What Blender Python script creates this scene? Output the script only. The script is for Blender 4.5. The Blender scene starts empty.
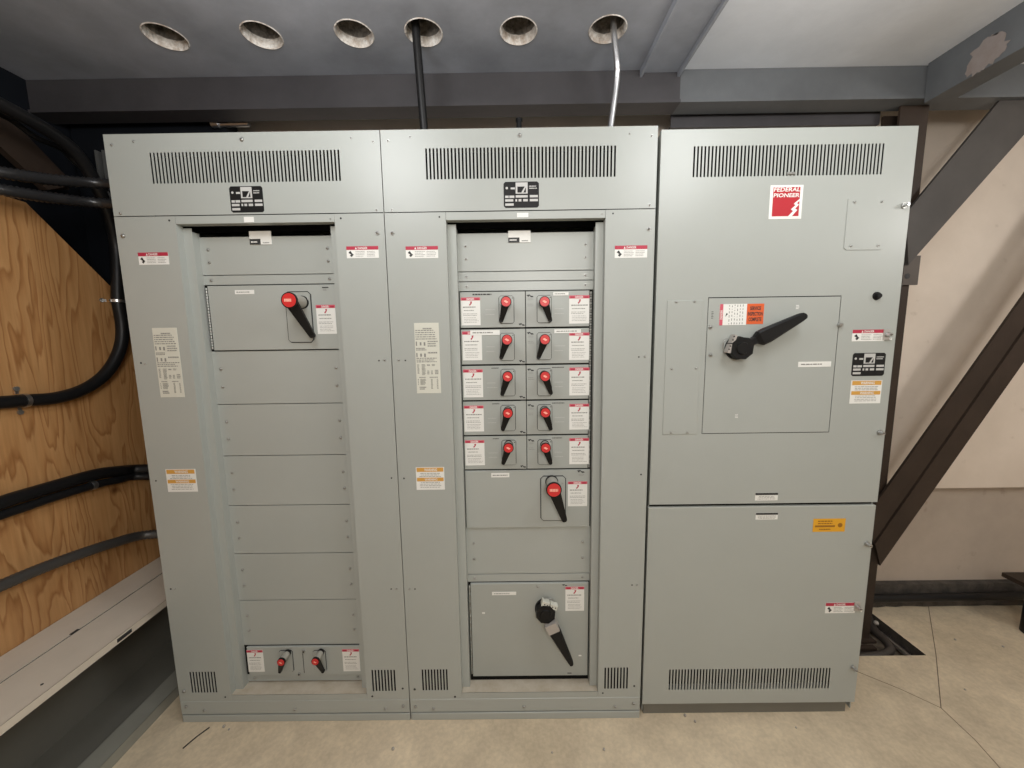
import bpy, math, random
from mathutils import Vector, Matrix
random.seed(7)
sc = bpy.context.scene
COL = sc.collection

# ------------------------------------------------------------------ camera
FPX = 385.0
PITCH, YAW, ROLL = .1254, -.0039, -.0136
CAM = Vector((1.3982, -1.4138, 1.5831))
fwd = Vector((math.sin(YAW)*math.cos(PITCH), math.cos(YAW)*math.cos(PITCH), -math.sin(PITCH)))
rt0 = Vector((math.cos(YAW), -math.sin(YAW), 0)); up0 = rt0.cross(fwd)
RT = rt0*math.cos(ROLL) + up0*math.sin(ROLL)
UP = -rt0*math.sin(ROLL) + up0*math.cos(ROLL)
cd = bpy.data.cameras.new('camera'); cam = bpy.data.objects.new('camera', cd); COL.objects.link(cam)
m = Matrix((RT, UP, -fwd)).transposed().to_4x4(); m.translation = CAM
cam.matrix_world = m
cd.sensor_width = 36; cd.lens = FPX/1024*36; cd.clip_start = .02
sc.camera = cam

def at(u, v, x=None, y=None, z=None):
    "surveyed point: where the sight line through (u,v) meets a known plane"
    d = fwd*FPX + RT*(u-512) - UP*(v-384)
    if y is not None: t = (y-CAM.y)/d.y
    elif z is not None: t = (z-CAM.z)/d.z
    else: t = (x-CAM.x)/d.x
    return CAM + d*t

# ------------------------------------------------------------------ materials
M = {}
def mat(name, col, rough=.5, metal=0, spec=.5, nscale=0, namt=0, col2=None, bump=0, bscale=60, emit=None):
    m = bpy.data.materials.new(name); m.use_nodes = True
    nt = m.node_tree; b = nt.nodes['Principled BSDF']
    b.inputs['Base Color'].default_value = (*col, 1)
    b.inputs['Roughness'].default_value = rough
    b.inputs['Metallic'].default_value = metal
    b.inputs['Specular IOR Level'].default_value = spec
    tc = nt.nodes.new('ShaderNodeNewGeometry')
    if nscale:
        n = nt.nodes.new('ShaderNodeTexNoise'); n.inputs['Scale'].default_value = nscale
        n.inputs['Detail'].default_value = 8; n.inputs['Roughness'].default_value = .65
        nt.links.new(tc.outputs['Position'], n.inputs['Vector'])
        r = nt.nodes.new('ShaderNodeValToRGB')
        r.color_ramp.elements[0].position = .32; r.color_ramp.elements[1].position = .68
        c2 = col2 or tuple(c*(1-namt) for c in col)
        r.color_ramp.elements[0].color = (*c2, 1); r.color_ramp.elements[1].color = (*col, 1)
        nt.links.new(n.outputs['Fac'], r.inputs['Fac']); nt.links.new(r.outputs['Color'], b.inputs['Base Color'])
    if bump:
        n2 = nt.nodes.new('ShaderNodeTexNoise'); n2.inputs['Scale'].default_value = bscale; n2.inputs['Detail'].default_value = 6
        nt.links.new(tc.outputs['Position'], n2.inputs['Vector'])
        bp = nt.nodes.new('ShaderNodeBump'); bp.inputs['Strength'].default_value = bump; bp.inputs['Distance'].default_value = .01
        nt.links.new(n2.outputs['Fac'], bp.inputs['Height']); nt.links.new(bp.outputs['Normal'], b.inputs['Normal'])
    M[name] = m; return m

mat('paint', (.385,.405,.378), .36, spec=.5, nscale=1.4, namt=.06, bump=.012, bscale=9)
mat('paint_b', (.37,.388,.36), .4, spec=.5, nscale=3, namt=.06)
mat('paint_edge', (.5,.52,.48), .4)
mat('cavity_shade', (.010,.010,.009), .8, spec=.1)  # near black, paints in the shade of unlit interiors and gaps
mat('dusty_sill', (.42,.36,.27), .85, nscale=18, namt=.3, col2=(.52,.47,.38))
mat('steel_screw', (.42,.42,.40), .35, metal=.8)
mat('bright_metal', (.72,.72,.72), .28, metal=.95, nscale=20, namt=.3)
mat('black_plastic', (.008,.008,.008), .5, spec=.25)
mat('grey_plastic', (.36,.345,.30), .5)
mat('red_plastic', (.60,.028,.028), .4)
mat('knob_mark', (.95,.45,.35), .5)
mat('label_white', (.78,.78,.74), .5)
mat('label_cream', (.62,.62,.54), .5)
mat('label_red', (.43,.022,.055), .5)
mat('label_pink', (.6,.10,.14), .5)
mat('label_orange', (.62,.33,.065), .5)
mat('label_yellow', (.72,.36,.02), .5)
mat('label_hot', (.68,.11,.025), .5)
mat('ink', (.03,.03,.03), .6)
mat('ink_grey', (.24,.24,.22), .6)
mat('ink_brown', (.3,.13,.01), .6)
mat('logo_red', (.43,.012,.022), .5)
mat('nameplate', (.010,.010,.010), .5, spec=.25)
mat('plate_silver', (.5,.5,.48), .4)
mat('dark_slab', (.44,.465,.52), .5, nscale=2.2, namt=.4, bump=.15, bscale=14)
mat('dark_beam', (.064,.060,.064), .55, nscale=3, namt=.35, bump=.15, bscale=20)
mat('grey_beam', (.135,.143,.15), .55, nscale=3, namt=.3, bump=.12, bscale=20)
mat('bay', (.86,.89,.93), .75, nscale=1.7, namt=.3, col2=(.70,.73,.77), bump=.08, bscale=26)
mat('brown_steel', (.042,.028,.020), .55, spec=.3, nscale=6, namt=.3, bump=.1, bscale=30)
mat('brown_steel_lt', (.085,.068,.055), .5, nscale=6, namt=.25)
mat('brace_grey', (.078,.070,.064), .55, spec=.3, nscale=6, namt=.25)
mat('rust_patch', (.27,.235,.22), .7, nscale=18, namt=.5, col2=(.22,.18,.16))
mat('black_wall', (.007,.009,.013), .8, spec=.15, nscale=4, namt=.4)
mat('cable', (.009,.009,.0095), .42, spec=.3)
mat('armour', (.10,.095,.088), .42, metal=.5)
mat('cable_flex', (.02,.02,.021), .3, spec=.5)
mat('core_rim_lit', (.92,.90,.85), .85, nscale=38, col2=(.42,.34,.27), bump=.8, bscale=70)  # chipped concrete, paled to paint in light caught at the hole mouth
mat('core_deep_shaded', (.34,.31,.27), .9, nscale=42, namt=.8, bump=.8, bscale=50)  # same concrete darkened, shade deeper in the hole put into the colour
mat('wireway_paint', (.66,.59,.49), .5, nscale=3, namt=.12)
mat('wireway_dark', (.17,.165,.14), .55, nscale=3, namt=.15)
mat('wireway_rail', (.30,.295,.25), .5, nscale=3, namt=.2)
mat('joint_line', (.17,.13,.09), .9)
mat('pit_floor', (.32,.26,.19), .9, nscale=16, namt=.6, col2=(.07,.055,.04), bump=.5, bscale=40)
mat('galv_dark', (.13,.13,.125), .5, metal=.3)
mat('pit_pipe', (.05,.042,.036), .4, spec=.5)
mat('pit_dark', (.08,.065,.05), .8, nscale=30, namt=.6, bump=.5, bscale=60)
mat('debris', (.5,.46,.4), .9, nscale=50, namt=.5)
mat('curb', (.10,.085,.07), .8, nscale=14, namt=.6, col2=(.03,.026,.022), bump=.6, bscale=30)
mat('light_case', (.7,.7,.7), .5)

# concrete back wall: plaster tone, faint pour lines and trowel scratches
def concrete_wall(name, c1, c2, pour=True):
    m = mat(name, c1, .85); nt = m.node_tree; b = nt.nodes['Principled BSDF']; L = nt.links
    g = nt.nodes.new('ShaderNodeNewGeometry')
    n = nt.nodes.new('ShaderNodeTexNoise'); n.inputs['Scale'].default_value = 2.6; n.inputs['Detail'].default_value = 9; n.inputs['Roughness'].default_value = .6
    L.new(g.outputs['Position'], n.inputs['Vector'])
    r = nt.nodes.new('ShaderNodeValToRGB'); r.color_ramp.elements[0].position = .3; r.color_ramp.elements[1].position = .7
    r.color_ramp.elements[0].color = (*c2,1); r.color_ramp.elements[1].color = (*c1,1)
    L.new(n.outputs['Fac'], r.inputs['Fac'])
    v = nt.nodes.new('ShaderNodeTexNoise'); v.inputs['Scale'].default_value = 11; v.inputs['Detail'].default_value = 5
    L.new(g.outputs['Position'], v.inputs['Vector'])
    r2 = nt.nodes.new('ShaderNodeValToRGB'); r2.color_ramp.elements[0].position = .66; r2.color_ramp.elements[1].position = .74
    r2.color_ramp.elements[0].color = (1,1,1,1); r2.color_ramp.elements[1].color = (.84,.82,.8,1)
    L.new(v.outputs['Fac'], r2.inputs['Fac'])
    mx = nt.nodes.new('ShaderNodeMix'); mx.data_type = 'RGBA'; mx.blend_type = 'MULTIPLY'; mx.inputs[0].default_value = 1
    L.new(r.outputs['Color'], mx.inputs[6]); L.new(r2.outputs['Color'], mx.inputs[7])
    L.new(mx.outputs[2], b.inputs['Base Color'])
    bp = nt.nodes.new('ShaderNodeBump'); bp.inputs['Strength'].default_value = .25; bp.inputs['Distance'].default_value = .01
    L.new(n.outputs['Fac'], bp.inputs['Height']); L.new(bp.outputs['Normal'], b.inputs['Normal'])
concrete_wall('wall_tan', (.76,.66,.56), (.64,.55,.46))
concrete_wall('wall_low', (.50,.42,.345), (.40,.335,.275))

def floor_mat():
    m = mat('floor', (.4,.34,.26), .6); nt = m.node_tree; b = nt.nodes['Principled BSDF']; L = nt.links
    g = nt.nodes.new('ShaderNodeNewGeometry')
    cols = []
    for sc_, lo, hi, p0, p1 in ((1.6,(.54,.45,.32),(.71,.60,.44),.3,.7), (9,(.82,.80,.78),(1.08,1.06,1.02),.3,.72), (60,(.93,.93,.93),(1.04,1.04,1.04),.4,.6)):
        n = nt.nodes.new('ShaderNodeTexNoise'); n.inputs['Scale'].default_value = sc_; n.inputs['Detail'].default_value = 8
        n.inputs['Roughness'].default_value = .6
        L.new(g.outputs['Position'], n.inputs['Vector'])
        r = nt.nodes.new('ShaderNodeValToRGB'); r.color_ramp.elements[0].position = p0; r.color_ramp.elements[1].position = p1
        r.color_ramp.elements[0].color = (*lo,1); r.color_ramp.elements[1].color = (*hi,1)
        L.new(n.outputs['Fac'], r.inputs['Fac']); cols.append(r)
    prev = cols[0].outputs['Color']
    for r in cols[1:]:
        mx = nt.nodes.new('ShaderNodeMix'); mx.data_type = 'RGBA'; mx.blend_type = 'MULTIPLY'; mx.inputs[0].default_value = 1
        mx.clamp_result = False
        L.new(prev, mx.inputs[6]); L.new(r.outputs['Color'], mx.inputs[7]); prev = mx.outputs[2]
    L.new(prev, b.inputs['Base Color'])
floor_mat()

def plywood_mat():
    m = mat('plywood', (.5,.28,.12), .5); nt = m.node_tree; b = nt.nodes['Principled BSDF']; L = nt.links
    g = nt.nodes.new('ShaderNodeNewGeometry')
    mp = nt.nodes.new('ShaderNodeMapping'); mp.inputs['Scale'].default_value = (1, 1, .17)
    L.new(g.outputs['Position'], mp.inputs['Vector'])
    n = nt.nodes.new('ShaderNodeTexNoise'); n.inputs['Scale'].default_value = 6.5; n.inputs['Detail'].default_value = 4; n.inputs['Roughness'].default_value = .42; n.inputs['Distortion'].default_value = .35
    L.new(mp.outputs['Vector'], n.inputs['Vector'])
    k = nt.nodes.new('ShaderNodeMath'); k.operation = 'MULTIPLY'; k.inputs[1].default_value = 15
    L.new(n.outputs['Fac'], k.inputs[0])
    fr = nt.nodes.new('ShaderNodeMath'); fr.operation = 'FRACT'; L.new(k.outputs[0], fr.inputs[0])
    r = nt.nodes.new('ShaderNodeValToRGB')
    e = r.color_ramp.elements; e[0].position = 0; e[0].color = (.50,.275,.112,1); e[1].position = 1; e[1].color = (.49,.27,.11,1)
    a = e.new(.62); a.color = (.46,.24,.092,1); a = e.new(.88); a.color = (.33,.15,.05,1)
    L.new(fr.outputs[0], r.inputs['Fac'])
    # fine fibres
    mp2 = nt.nodes.new('ShaderNodeMapping'); mp2.inputs['Scale'].default_value = (1, 90, 5)
    L.new(g.outputs['Position'], mp2.inputs['Vector'])
    n2 = nt.nodes.new('ShaderNodeTexNoise'); n2.inputs['Scale'].default_value = 1; n2.inputs['Detail'].default_value = 4
    L.new(mp2.outputs['Vector'], n2.inputs['Vector'])
    r2 = nt.nodes.new('ShaderNodeValToRGB'); r2.color_ramp.elements[0].position = .3; r2.color_ramp.elements[1].position = .7
    r2.color_ramp.elements[0].color = (.86,.84,.8,1); r2.color_ramp.elements[1].color = (1.06,1.06,1.06,1)
    L.new(n2.outputs['Fac'], r2.inputs['Fac'])
    mx = nt.nodes.new('ShaderNodeMix'); mx.data_type = 'RGBA'; mx.blend_type = 'MULTIPLY'; mx.inputs[0].default_value = 1
    L.new(r.outputs['Color'], mx.inputs[6]); L.new(r2.outputs['Color'], mx.inputs[7])
    # knots
    vo = nt.nodes.new('ShaderNodeTexVoronoi'); vo.inputs['Scale'].default_value = 3.6
    mp3 = nt.nodes.new('ShaderNodeMapping'); mp3.inputs['Scale'].default_value = (0, 1.3, .8)
    L.new(g.outputs['Position'], mp3.inputs['Vector']); L.new(mp3.outputs['Vector'], vo.inputs['Vector'])
    r3 = nt.nodes.new('ShaderNodeValToRGB'); r3.color_ramp.elements[0].position = .025; r3.color_ramp.elements[1].position = .09
    r3.color_ramp.elements[0].color = (.35,.24,.16,1); r3.color_ramp.elements[1].color = (1,1,1,1)
    L.new(vo.outputs['Distance'], r3.inputs['Fac'])
    mx2 = nt.nodes.new('ShaderNodeMix'); mx2.data_type = 'RGBA'; mx2.blend_type = 'MULTIPLY'; mx2.inputs[0].default_value = 1
    L.new(mx.outputs[2], mx2.inputs[6]); L.new(r3.outputs['Color'], mx2.inputs[7])
    L.new(mx2.outputs[2], b.inputs['Base Color'])
plywood_mat()

# ------------------------------------------------------------------ mesh builder
ORG = {}
def tag(o, label=None, cat=None, group=None, kind=None):
    if label: o['label'] = label
    if cat: o['category'] = cat
    if group: o['group'] = group
    if kind: o['kind'] = kind
    return o
def empty(name, loc, label, cat, group=None):
    o = bpy.data.objects.new(name, None); COL.objects.link(o); o.location = loc; o.empty_display_size = .1
    ORG[o.name] = Vector(loc); return tag(o, label, cat, group)

_txt = {}
def text_geo(s, bold=.0, shear=0.):
    key = (s, bold, shear)
    if key in _txt: return _txt[key]
    cu = bpy.data.curves.new('lettering', 'FONT'); cu.body = s; cu.offset = bold; cu.shear = shear; cu.resolution_u = 3
    ob = bpy.data.objects.new('lettering', cu)
    me = bpy.data.meshes.new_from_object(ob)
    vs = [v.co.copy() for v in me.vertices]; fs = [tuple(p.vertices) for p in me.polygons]
    bpy.data.objects.remove(ob); bpy.data.curves.remove(cu); bpy.data.meshes.remove(me)
    if vs:
        x0 = min(v.x for v in vs); x1 = max(v.x for v in vs); y0 = min(v.y for v in vs); y1 = max(v.y for v in vs)
        vs = [((v.x-x0)/(x1-x0), (v.y-y0)/(y1-y0)) for v in vs]
    _txt[key] = (vs, fs); return _txt[key]

class MB:
    def __init__(s): s.v = []; s.f = []; s.m = []; s.sm = []; s.mats = []
    def mi(s, name):
        if name not in s.mats: s.mats.append(name)
        return s.mats.index(name)
    def add(s, vs, fs, mt, smooth=False):
        o = len(s.v); s.v += [Vector(v) for v in vs]; k = s.mi(mt)
        for f in fs: s.f.append(tuple(i+o for i in f)); s.m.append(k); s.sm.append(smooth)
        return s
    def box(s, x0, x1, y0, y1, z0, z1, mt):
        vs = [(x,y,z) for x in (x0,x1) for y in (y0,y1) for z in (z0,z1)]
        return s.add(vs, [(0,1,3,2),(4,6,7,5),(0,4,5,1),(2,3,7,6),(0,2,6,4),(1,5,7,3)], mt)
    def cplate(s, x0, x1, z0, z1, yf, yb, mt, c=.0012):
        "plate whose front edge is chamfered"
        vs = [(x0+c,yf,z0+c),(x1-c,yf,z0+c),(x1-c,yf,z1-c),(x0+c,yf,z1-c),
              (x0,yf+c,z0),(x1,yf+c,z0),(x1,yf+c,z1),(x0,yf+c,z1),
              (x0,yb,z0),(x1,yb,z0),(x1,yb,z1),(x0,yb,z1)]
        fs = [(0,1,2,3),(11,10,9,8)]
        for a in range(4):
            b = (a+1) % 4
            fs += [(4+a,4+b,b,a), (8+a,8+b,4+b,4+a)]
        return s.add(vs, fs, mt)
    def prism_y(s, poly, y0, y1, mt):       # poly of (x,z)
        n = len(poly); vs = [(x,y0,z) for x,z in poly]+[(x,y1,z) for x,z in poly]
        return s.add(vs, [tuple(range(n)), tuple(range(2*n-1,n-1,-1))]+[(i,i+n,(i+1)%n+n,(i+1)%n) for i in range(n)], mt)
    def prism_z(s, poly, z0, z1, mt):       # poly of (x,y)
        n = len(poly); vs = [(x,y,z0) for x,y in poly]+[(x,y,z1) for x,y in poly]
        return s.add(vs, [tuple(range(n-1,-1,-1)), tuple(range(n,2*n))]+[(i,(i+1)%n,(i+1)%n+n,i+n) for i in range(n)], mt)
    def prism_x(s, poly, x0, x1, mt):       # poly of (y,z)
        n = len(poly); vs = [(x0,y,z) for y,z in poly]+[(x1,y,z) for y,z in poly]
        return s.add(vs, [tuple(range(n-1,-1,-1)), tuple(range(n,2*n))]+[(i,(i+1)%n,(i+1)%n+n,i+n) for i in range(n)], mt)
    def grid(s, xs, zs, holes, yf, yb, mt):
        "sheet with rectangular holes; cells (i,j) in holes stay open"
        nx, nz = len(xs), len(zs); idx = lambda i,j,k: (i*nz+j)*2+k
        vs = [(x,y,z) for x in xs for z in zs for y in (yf,yb)]
        solid = {(i,j) for i in range(nx-1) for j in range(nz-1)} - set(holes)
        fs = []
        for i,j in solid:
            a,b,c,d = (i,j),(i+1,j),(i+1,j+1),(i,j+1)
            fs.append(tuple(idx(*p,0) for p in (a,b,c,d))); fs.append(tuple(idx(*p,1) for p in (d,c,b,a)))
            for p,q,nb in ((a,b,(i,j-1)),(b,c,(i+1,j)),(c,d,(i,j+1)),(d,a,(i-1,j))):
                if nb not in solid: fs.append((idx(*p,0),idx(*p,1),idx(*q,1),idx(*q,0)))
        used = sorted({i for f in fs for i in f}); mp = {o:n for n,o in enumerate(used)}
        return s.add([vs[i] for i in used], [tuple(mp[i] for i in f) for f in fs], mt)
    def cyl(s, p0, p1, r0, mt, r1=None, seg=20, caps=True):
        p0, p1 = Vector(p0), Vector(p1); r1 = r0 if r1 is None else r1
        d = (p1-p0).normalized(); a = d.orthogonal().normalized(); b = d.cross(a)
        ring = lambda p,r: [p+a*(r*math.cos(t))+b*(r*math.sin(t)) for t in [2*math.pi*i/seg for i in range(seg)]]
        s.add(ring(p0,r0)+ring(p1,r1), [(i,(i+1)%seg,(i+1)%seg+seg,i+seg) for i in range(seg)], mt, True)
        if caps:
            s.add(ring(p0,r0), [tuple(range(seg-1,-1,-1))], mt); s.add(ring(p1,r1), [tuple(range(seg))], mt)
        return s
    def sphere(s, c, r, mt, sy=1, n=8):
        c = Vector(c); vs = []; fs = []
        for i in range(n+1):
            th = math.pi*i/n
            for j in range(2*n):
                ph = math.pi*j/n; vs.append(c+Vector((r*math.sin(th)*math.cos(ph), r*sy*math.cos(th), r*math.sin(th)*math.sin(ph))))
        for i in range(n):
            for j in range(2*n): fs.append((i*2*n+j, i*2*n+(j+1)%(2*n), (i+1)*2*n+(j+1)%(2*n), (i+1)*2*n+j))
        return s.add(vs, fs, mt, True)
    def tube(s, pts, r, mt, seg=12, rib=0, sub=10, pitch=None):
        P = spline([Vector(p) for p in pts], sub)
        if rib:                                         # corrugated conduit: resample, alternate radius
            L = [0]
            for a,b in zip(P,P[1:]): L.append(L[-1]+(b-a).length)
            n = int(L[-1]/pitch)*2; Q = []; k = 0
            for i in range(n+1):
                t = L[-1]*i/n
                while k < len(P)-2 and L[k+1] < t: k += 1
                Q.append(P[k].lerp(P[k+1], (t-L[k])/max(1e-9,(L[k+1]-L[k]))))
            P = Q
        up = None; rings = []
        for i,p in enumerate(P):
            d = (P[min(i+1,len(P)-1)]-P[max(i-1,0)]).normalized()
            if up is None: up = d.orthogonal().normalized()
            up = (up-d*up.dot(d)).normalized(); b = d.cross(up)
            rr = r*(1-rib*(i%2)) if rib else r
            rings.append([p+up*(rr*math.cos(2*math.pi*k/seg))+b*(rr*math.sin(2*math.pi*k/seg)) for k in range(seg)])
        vs = [q for R in rings for q in R]; fs = []
        for i in range(len(rings)-1):
            for k in range(seg): fs.append((i*seg+k, i*seg+(k+1)%seg, (i+1)*seg+(k+1)%seg, (i+1)*seg+k))
        s.add(vs, fs, mt, True)
        s.add(rings[0], [tuple(range(seg-1,-1,-1))], mt); s.add(rings[-1], [tuple(range(seg))], mt)
        return s
    def text(s, t, x0, x1, z0, z1, y, mt, bold=0., shear=0., rot=False):
        vs, fs = text_geo(t, bold, shear)
        if rot: return s.add([(x0+(x1-x0)*(1-b), y, z0+(z1-z0)*a) for a,b in vs], fs, mt)
        return s.add([(x0+(x1-x0)*a, y, z0+(z1-z0)*b) for a,b in vs], fs, mt)
    def rect(s, x0, x1, z0, z1, y, mt):
        return s.add([(x0,y,z0),(x1,y,z0),(x1,y,z1),(x0,y,z1)], [(0,1,2,3)], mt)
    def lines(s, x0, x1, z0, z1, n, y, mt, fill=.45, centre=False):
        "tiny unreadable print"
        h = (z1-z0)/n
        for i in range(n):
            z = z1-(i+.5)*h; w = (x1-x0)*random.uniform(.75,1)
            a = x0 + ((x1-x0-w)/2 if centre else 0); b = a+w
            while a < b:
                l = random.uniform(.04,.16)*(x1-x0); s.rect(a, min(a+l,b), z-h*fill/2, z+h*fill/2, y, mt); a += l+(x1-x0)*.025
        return s
    def build(s, name, parent=None, origin=None, loc=None):
        if origin is None:
            lo = Vector([min(v[k] for v in s.v) for k in range(3)]); hi = Vector([max(v[k] for v in s.v) for k in range(3)])
            origin = (lo+hi)/2
            if parent is None: origin.z = lo.z
        me = bpy.data.meshes.new(name); me.from_pydata([tuple(v-origin) for v in s.v], [], s.f); 
        for n in s.mats: me.materials.append(M[n])
        me.polygons.foreach_set('material_index', s.m); me.polygons.foreach_set('use_smooth', s.sm)
        me.update()
        import bmesh
        bm = bmesh.new(); bm.from_mesh(me); bmesh.ops.recalc_face_normals(bm, faces=[f for f in bm.faces]); bm.to_mesh(me); bm.free()
        o = bpy.data.objects.new(name, me); COL.objects.link(o)
        ORG[o.name] = origin.copy()
        if parent: o.parent = parent; o.location = origin-ORG[parent.name]
        else: o.location = origin
        return o

def spline(P, n=10):
    if len(P) < 3: return P
    out = []
    for i in range(len(P)-1):
        a = P[max(i-1,0)]; b = P[i]; c = P[i+1]; d = P[min(i+2,len(P)-1)]
        for k in range(n):
            t = k/n
            out.append(.5*((2*b)+(c-a)*t+(2*a-5*b+4*c-d)*t*t+(3*b-a-3*c+d)*t**3))
    out.append(P[-1]); return out

def dup(o, parent, pos):
    c = o.copy(); COL.objects.link(c); c.parent = parent; ORG[c.name] = Vector(pos); c.location = Vector(pos)-ORG[parent.name]
    return c

# ------------------------------------------------------------------ small hardware
SCREW = {}
def screw(parent, x, y, z, r=.0042, kind='pan'):
    pos = Vector((x, y, z))
    key = (round(r,5), kind)
    if key not in SCREW:
        b = MB()
        if kind == 'hole': b.cyl(pos+Vector((0,.0004,0)), pos-Vector((0,.0006,0)), r, 'ink', seg=12)
        else:
            b.cyl(pos, pos-Vector((0,r*.35,0)), r*1.25, 'steel_screw', seg=14)
            b.sphere(pos-Vector((0,r*.35,0)), r, 'steel_screw', .7, 5)
            b.rect(x-r*.7, x+r*.7, z-r*.12, z+r*.12, y-r*1.08, 'ink')
        SCREW[key] = b.build('screw_hole' if kind=='hole' else 'screw', parent, origin=pos)
        return SCREW[key]
    return dup(SCREW[key], parent, pos)
def screw_px(parent, u, v, y=0., r=.0042, kind='pan'):
    p = at(u, v, y=y); return screw(parent, p.x, p.y, p.z, r, kind)

def px_rect(u0, v0, u1, v1, y):
    a = at(u0, v0, y=y); b = at(u1, v1, y=y); return min(a.x,b.x), max(a.x,b.x), min(a.z,b.z), max(a.z,b.z)

# ------------------------------------------------------------------ labels
def lab_base(b, r, y, mt): b.box(r[0], r[1], y-.0008, y+.0002, r[2], r[3], mt)
def danger_wide(parent, r, y, name='danger_label'):
    x0,x1,z0,z1 = r; w = x1-x0; h = z1-z0; b = MB(); lab_base(b, r, y, 'label_white'); f = y-.0013; g = y-.0017
    b.rect(x0, x1, z1-h*.3, z1, f, 'label_red')
    b.text('DANGER', x0+w*.36, x0+w*.66, z1-h*.25, z1-h*.06, g, 'label_white', .02)
    b.add([(x0+w*.27,g,z1-h*.25),(x0+w*.33,g,z1-h*.25),(x0+w*.30,g,z1-h*.06)], [(0,1,2)], 'label_white')
    # struck figure with a bolt
    b.add([(x0+w*.06,f,z0+h*.45),(x0+w*.14,f,z0+h*.32),(x0+w*.10,f,z0+h*.22),(x0+w*.15,f,z0+h*.1),(x0+w*.22,f,z0+h*.3),(x0+w*.17,f,z0+h*.42),(x0+w*.13,f,z0+h*.62),(x0+w*.09,f,z0+h*.55)], [(0,1,2,3,4,5,6,7)], 'ink')
    b.lines(x0+w*.28, x0+w*.60, z0+h*.10, z0+h*.62, 4, f, 'ink_grey', .3)
    b.lines(x0+w*.64, x0+w*.95, z0+h*.10, z0+h*.62, 4, f, 'ink_grey', .3)
    return b.build(name, parent)
def danger_tall(parent, r, y, name='danger_label'):
    x0,x1,z0,z1 = r; w = x1-x0; h = z1-z0; b = MB(); lab_base(b, r, y, 'label_white'); f = y-.0013; g = y-.0017
    b.rect(x0, x1, z1-h*.11, z1, f, 'label_pink')
    b.text('DANGER', x0+w*.3, x0+w*.68, z1-h*.095, z1-h*.02, g, 'label_white', .02)
    b.rect(x0+w*.06, x0+w*.26, z1-h*.095, z1-h*.035, g, 'label_red'); b.rect(x0+w*.74, x0+w*.94, z1-h*.095, z1-h*.035, g, 'label_red')
    b.add([(x0+w*.42,f,z1-h*.26),(x0+w*.5,f,z1-h*.2),(x0+w*.47,f,z1-h*.15),(x0+w*.58,f,z1-h*.14),(x0+w*.55,f,z1-h*.22),(x0+w*.46,f,z1-h*.3)], [(0,1,2,3,4,5)], 'label_red')
    b.lines(x0+w*.1, x0+w*.92, z0+h*.62, z0+h*.69, 1, f, 'ink_grey', .5)
    b.lines(x0+w*.14, x0+w*.8, z0+h*.5, z0+h*.57, 1, f, 'ink_grey', .35)
    b.lines(x0+w*.1, x0+w*.92, z0+h*.33, z0+h*.44, 2, f, 'ink_grey', .3)
    b.lines(x0+w*.14, x0+w*.92, z0+h*.08, z0+h*.30, 4, f, 'ink_grey', .22)
    return b.build(name, parent)
def warning_two(parent, r, y):
    x0,x1,z0,z1 = r; w = x1-x0; h = z1-z0; b = MB(); lab_base(b, r, y, 'label_white'); f = y-.0013; g = y-.0017
    for a,c in ((.80,.98),(.38,.54)):
        b.rect(x0+w*.03, x1-w*.03, z0+h*a, z0+h*c, f, 'label_orange')
        b.text('WARNING', x0+w*.3, x0+w*.75, z0+h*(a+.03), z0+h*(c-.03), g, 'label_white', .02)
    b.lines(x0+w*.1, x1-w*.1, z0+h*.56, z0+h*.76, 3, f, 'ink_grey', .35, True)
    b.lines(x0+w*.1, x1-w*.1, z0+h*.08, z0+h*.36, 4, f, 'ink_grey', .3, True)
    return tag(b.build('warning_label', parent), 'orange and white warning label')
def spec_sheet(parent, r, y):
    x0,x1,z0,z1 = r; w = x1-x0; h = z1-z0; b = MB(); lab_base(b, r, y, 'label_cream'); f = y-.0013
    X = lambda t: x0+w*t; Z = lambda t: z1-h*t
    b.lines(X(.34), X(.72), Z(.09), Z(.07), 1, f, 'ink_grey', .9)
    b.lines(X(.04), X(.96), Z(.24), Z(.09), 5, f, 'ink_grey', .42)
    b.lines(X(.52), X(.96), Z(.34), Z(.245), 3, f, 'ink_grey', .5)
    for t in (.26,.42):
        b.rect(X(.04), X(.09), Z(t+.06), Z(t), f, 'ink_grey'); b.rect(X(.2), X(.27), Z(t+.055), Z(t+.01), f, 'ink_grey'); b.rect(X(.36), X(.43), Z(t+.06), Z(t+.01), f, 'ink_grey')
    b.lines(X(.04), X(.46), Z(.39), Z(.345), 2, f, 'ink_grey', .6)
    b.lines(X(.52), X(.96), Z(.44), Z(.40), 1, f, 'ink_grey', .5)
    b.lines(X(.04), X(.96), Z(.56), Z(.485), 3, f, 'ink_grey', .5)
    for a,c,p,q,n in ((.06,.14,.58,.72,8),(.24,.40,.58,.74,9),(.46,.62,.58,.61,1),(.66,.82,.58,.61,2),(.46,.56,.67,.73,3),(.62,.7,.67,.73,3),(.78,.94,.66,.73,3),
                      (.12,.42,.76,.78,1),(.16,.40,.79,.88,6),(.55,.9,.76,.78,1),(.6,.68,.79,.94,8),(.84,.9,.79,.94,8),(.06,.1,.79,.88,4),(.12,.4,.90,.95,2)):
        b.lines(X(a), X(c), Z(q), Z(p), n, f, 'ink_grey', .62)
    return tag(b.build('instruction_sheet', parent), 'cream printed instruction sheet')
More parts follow.
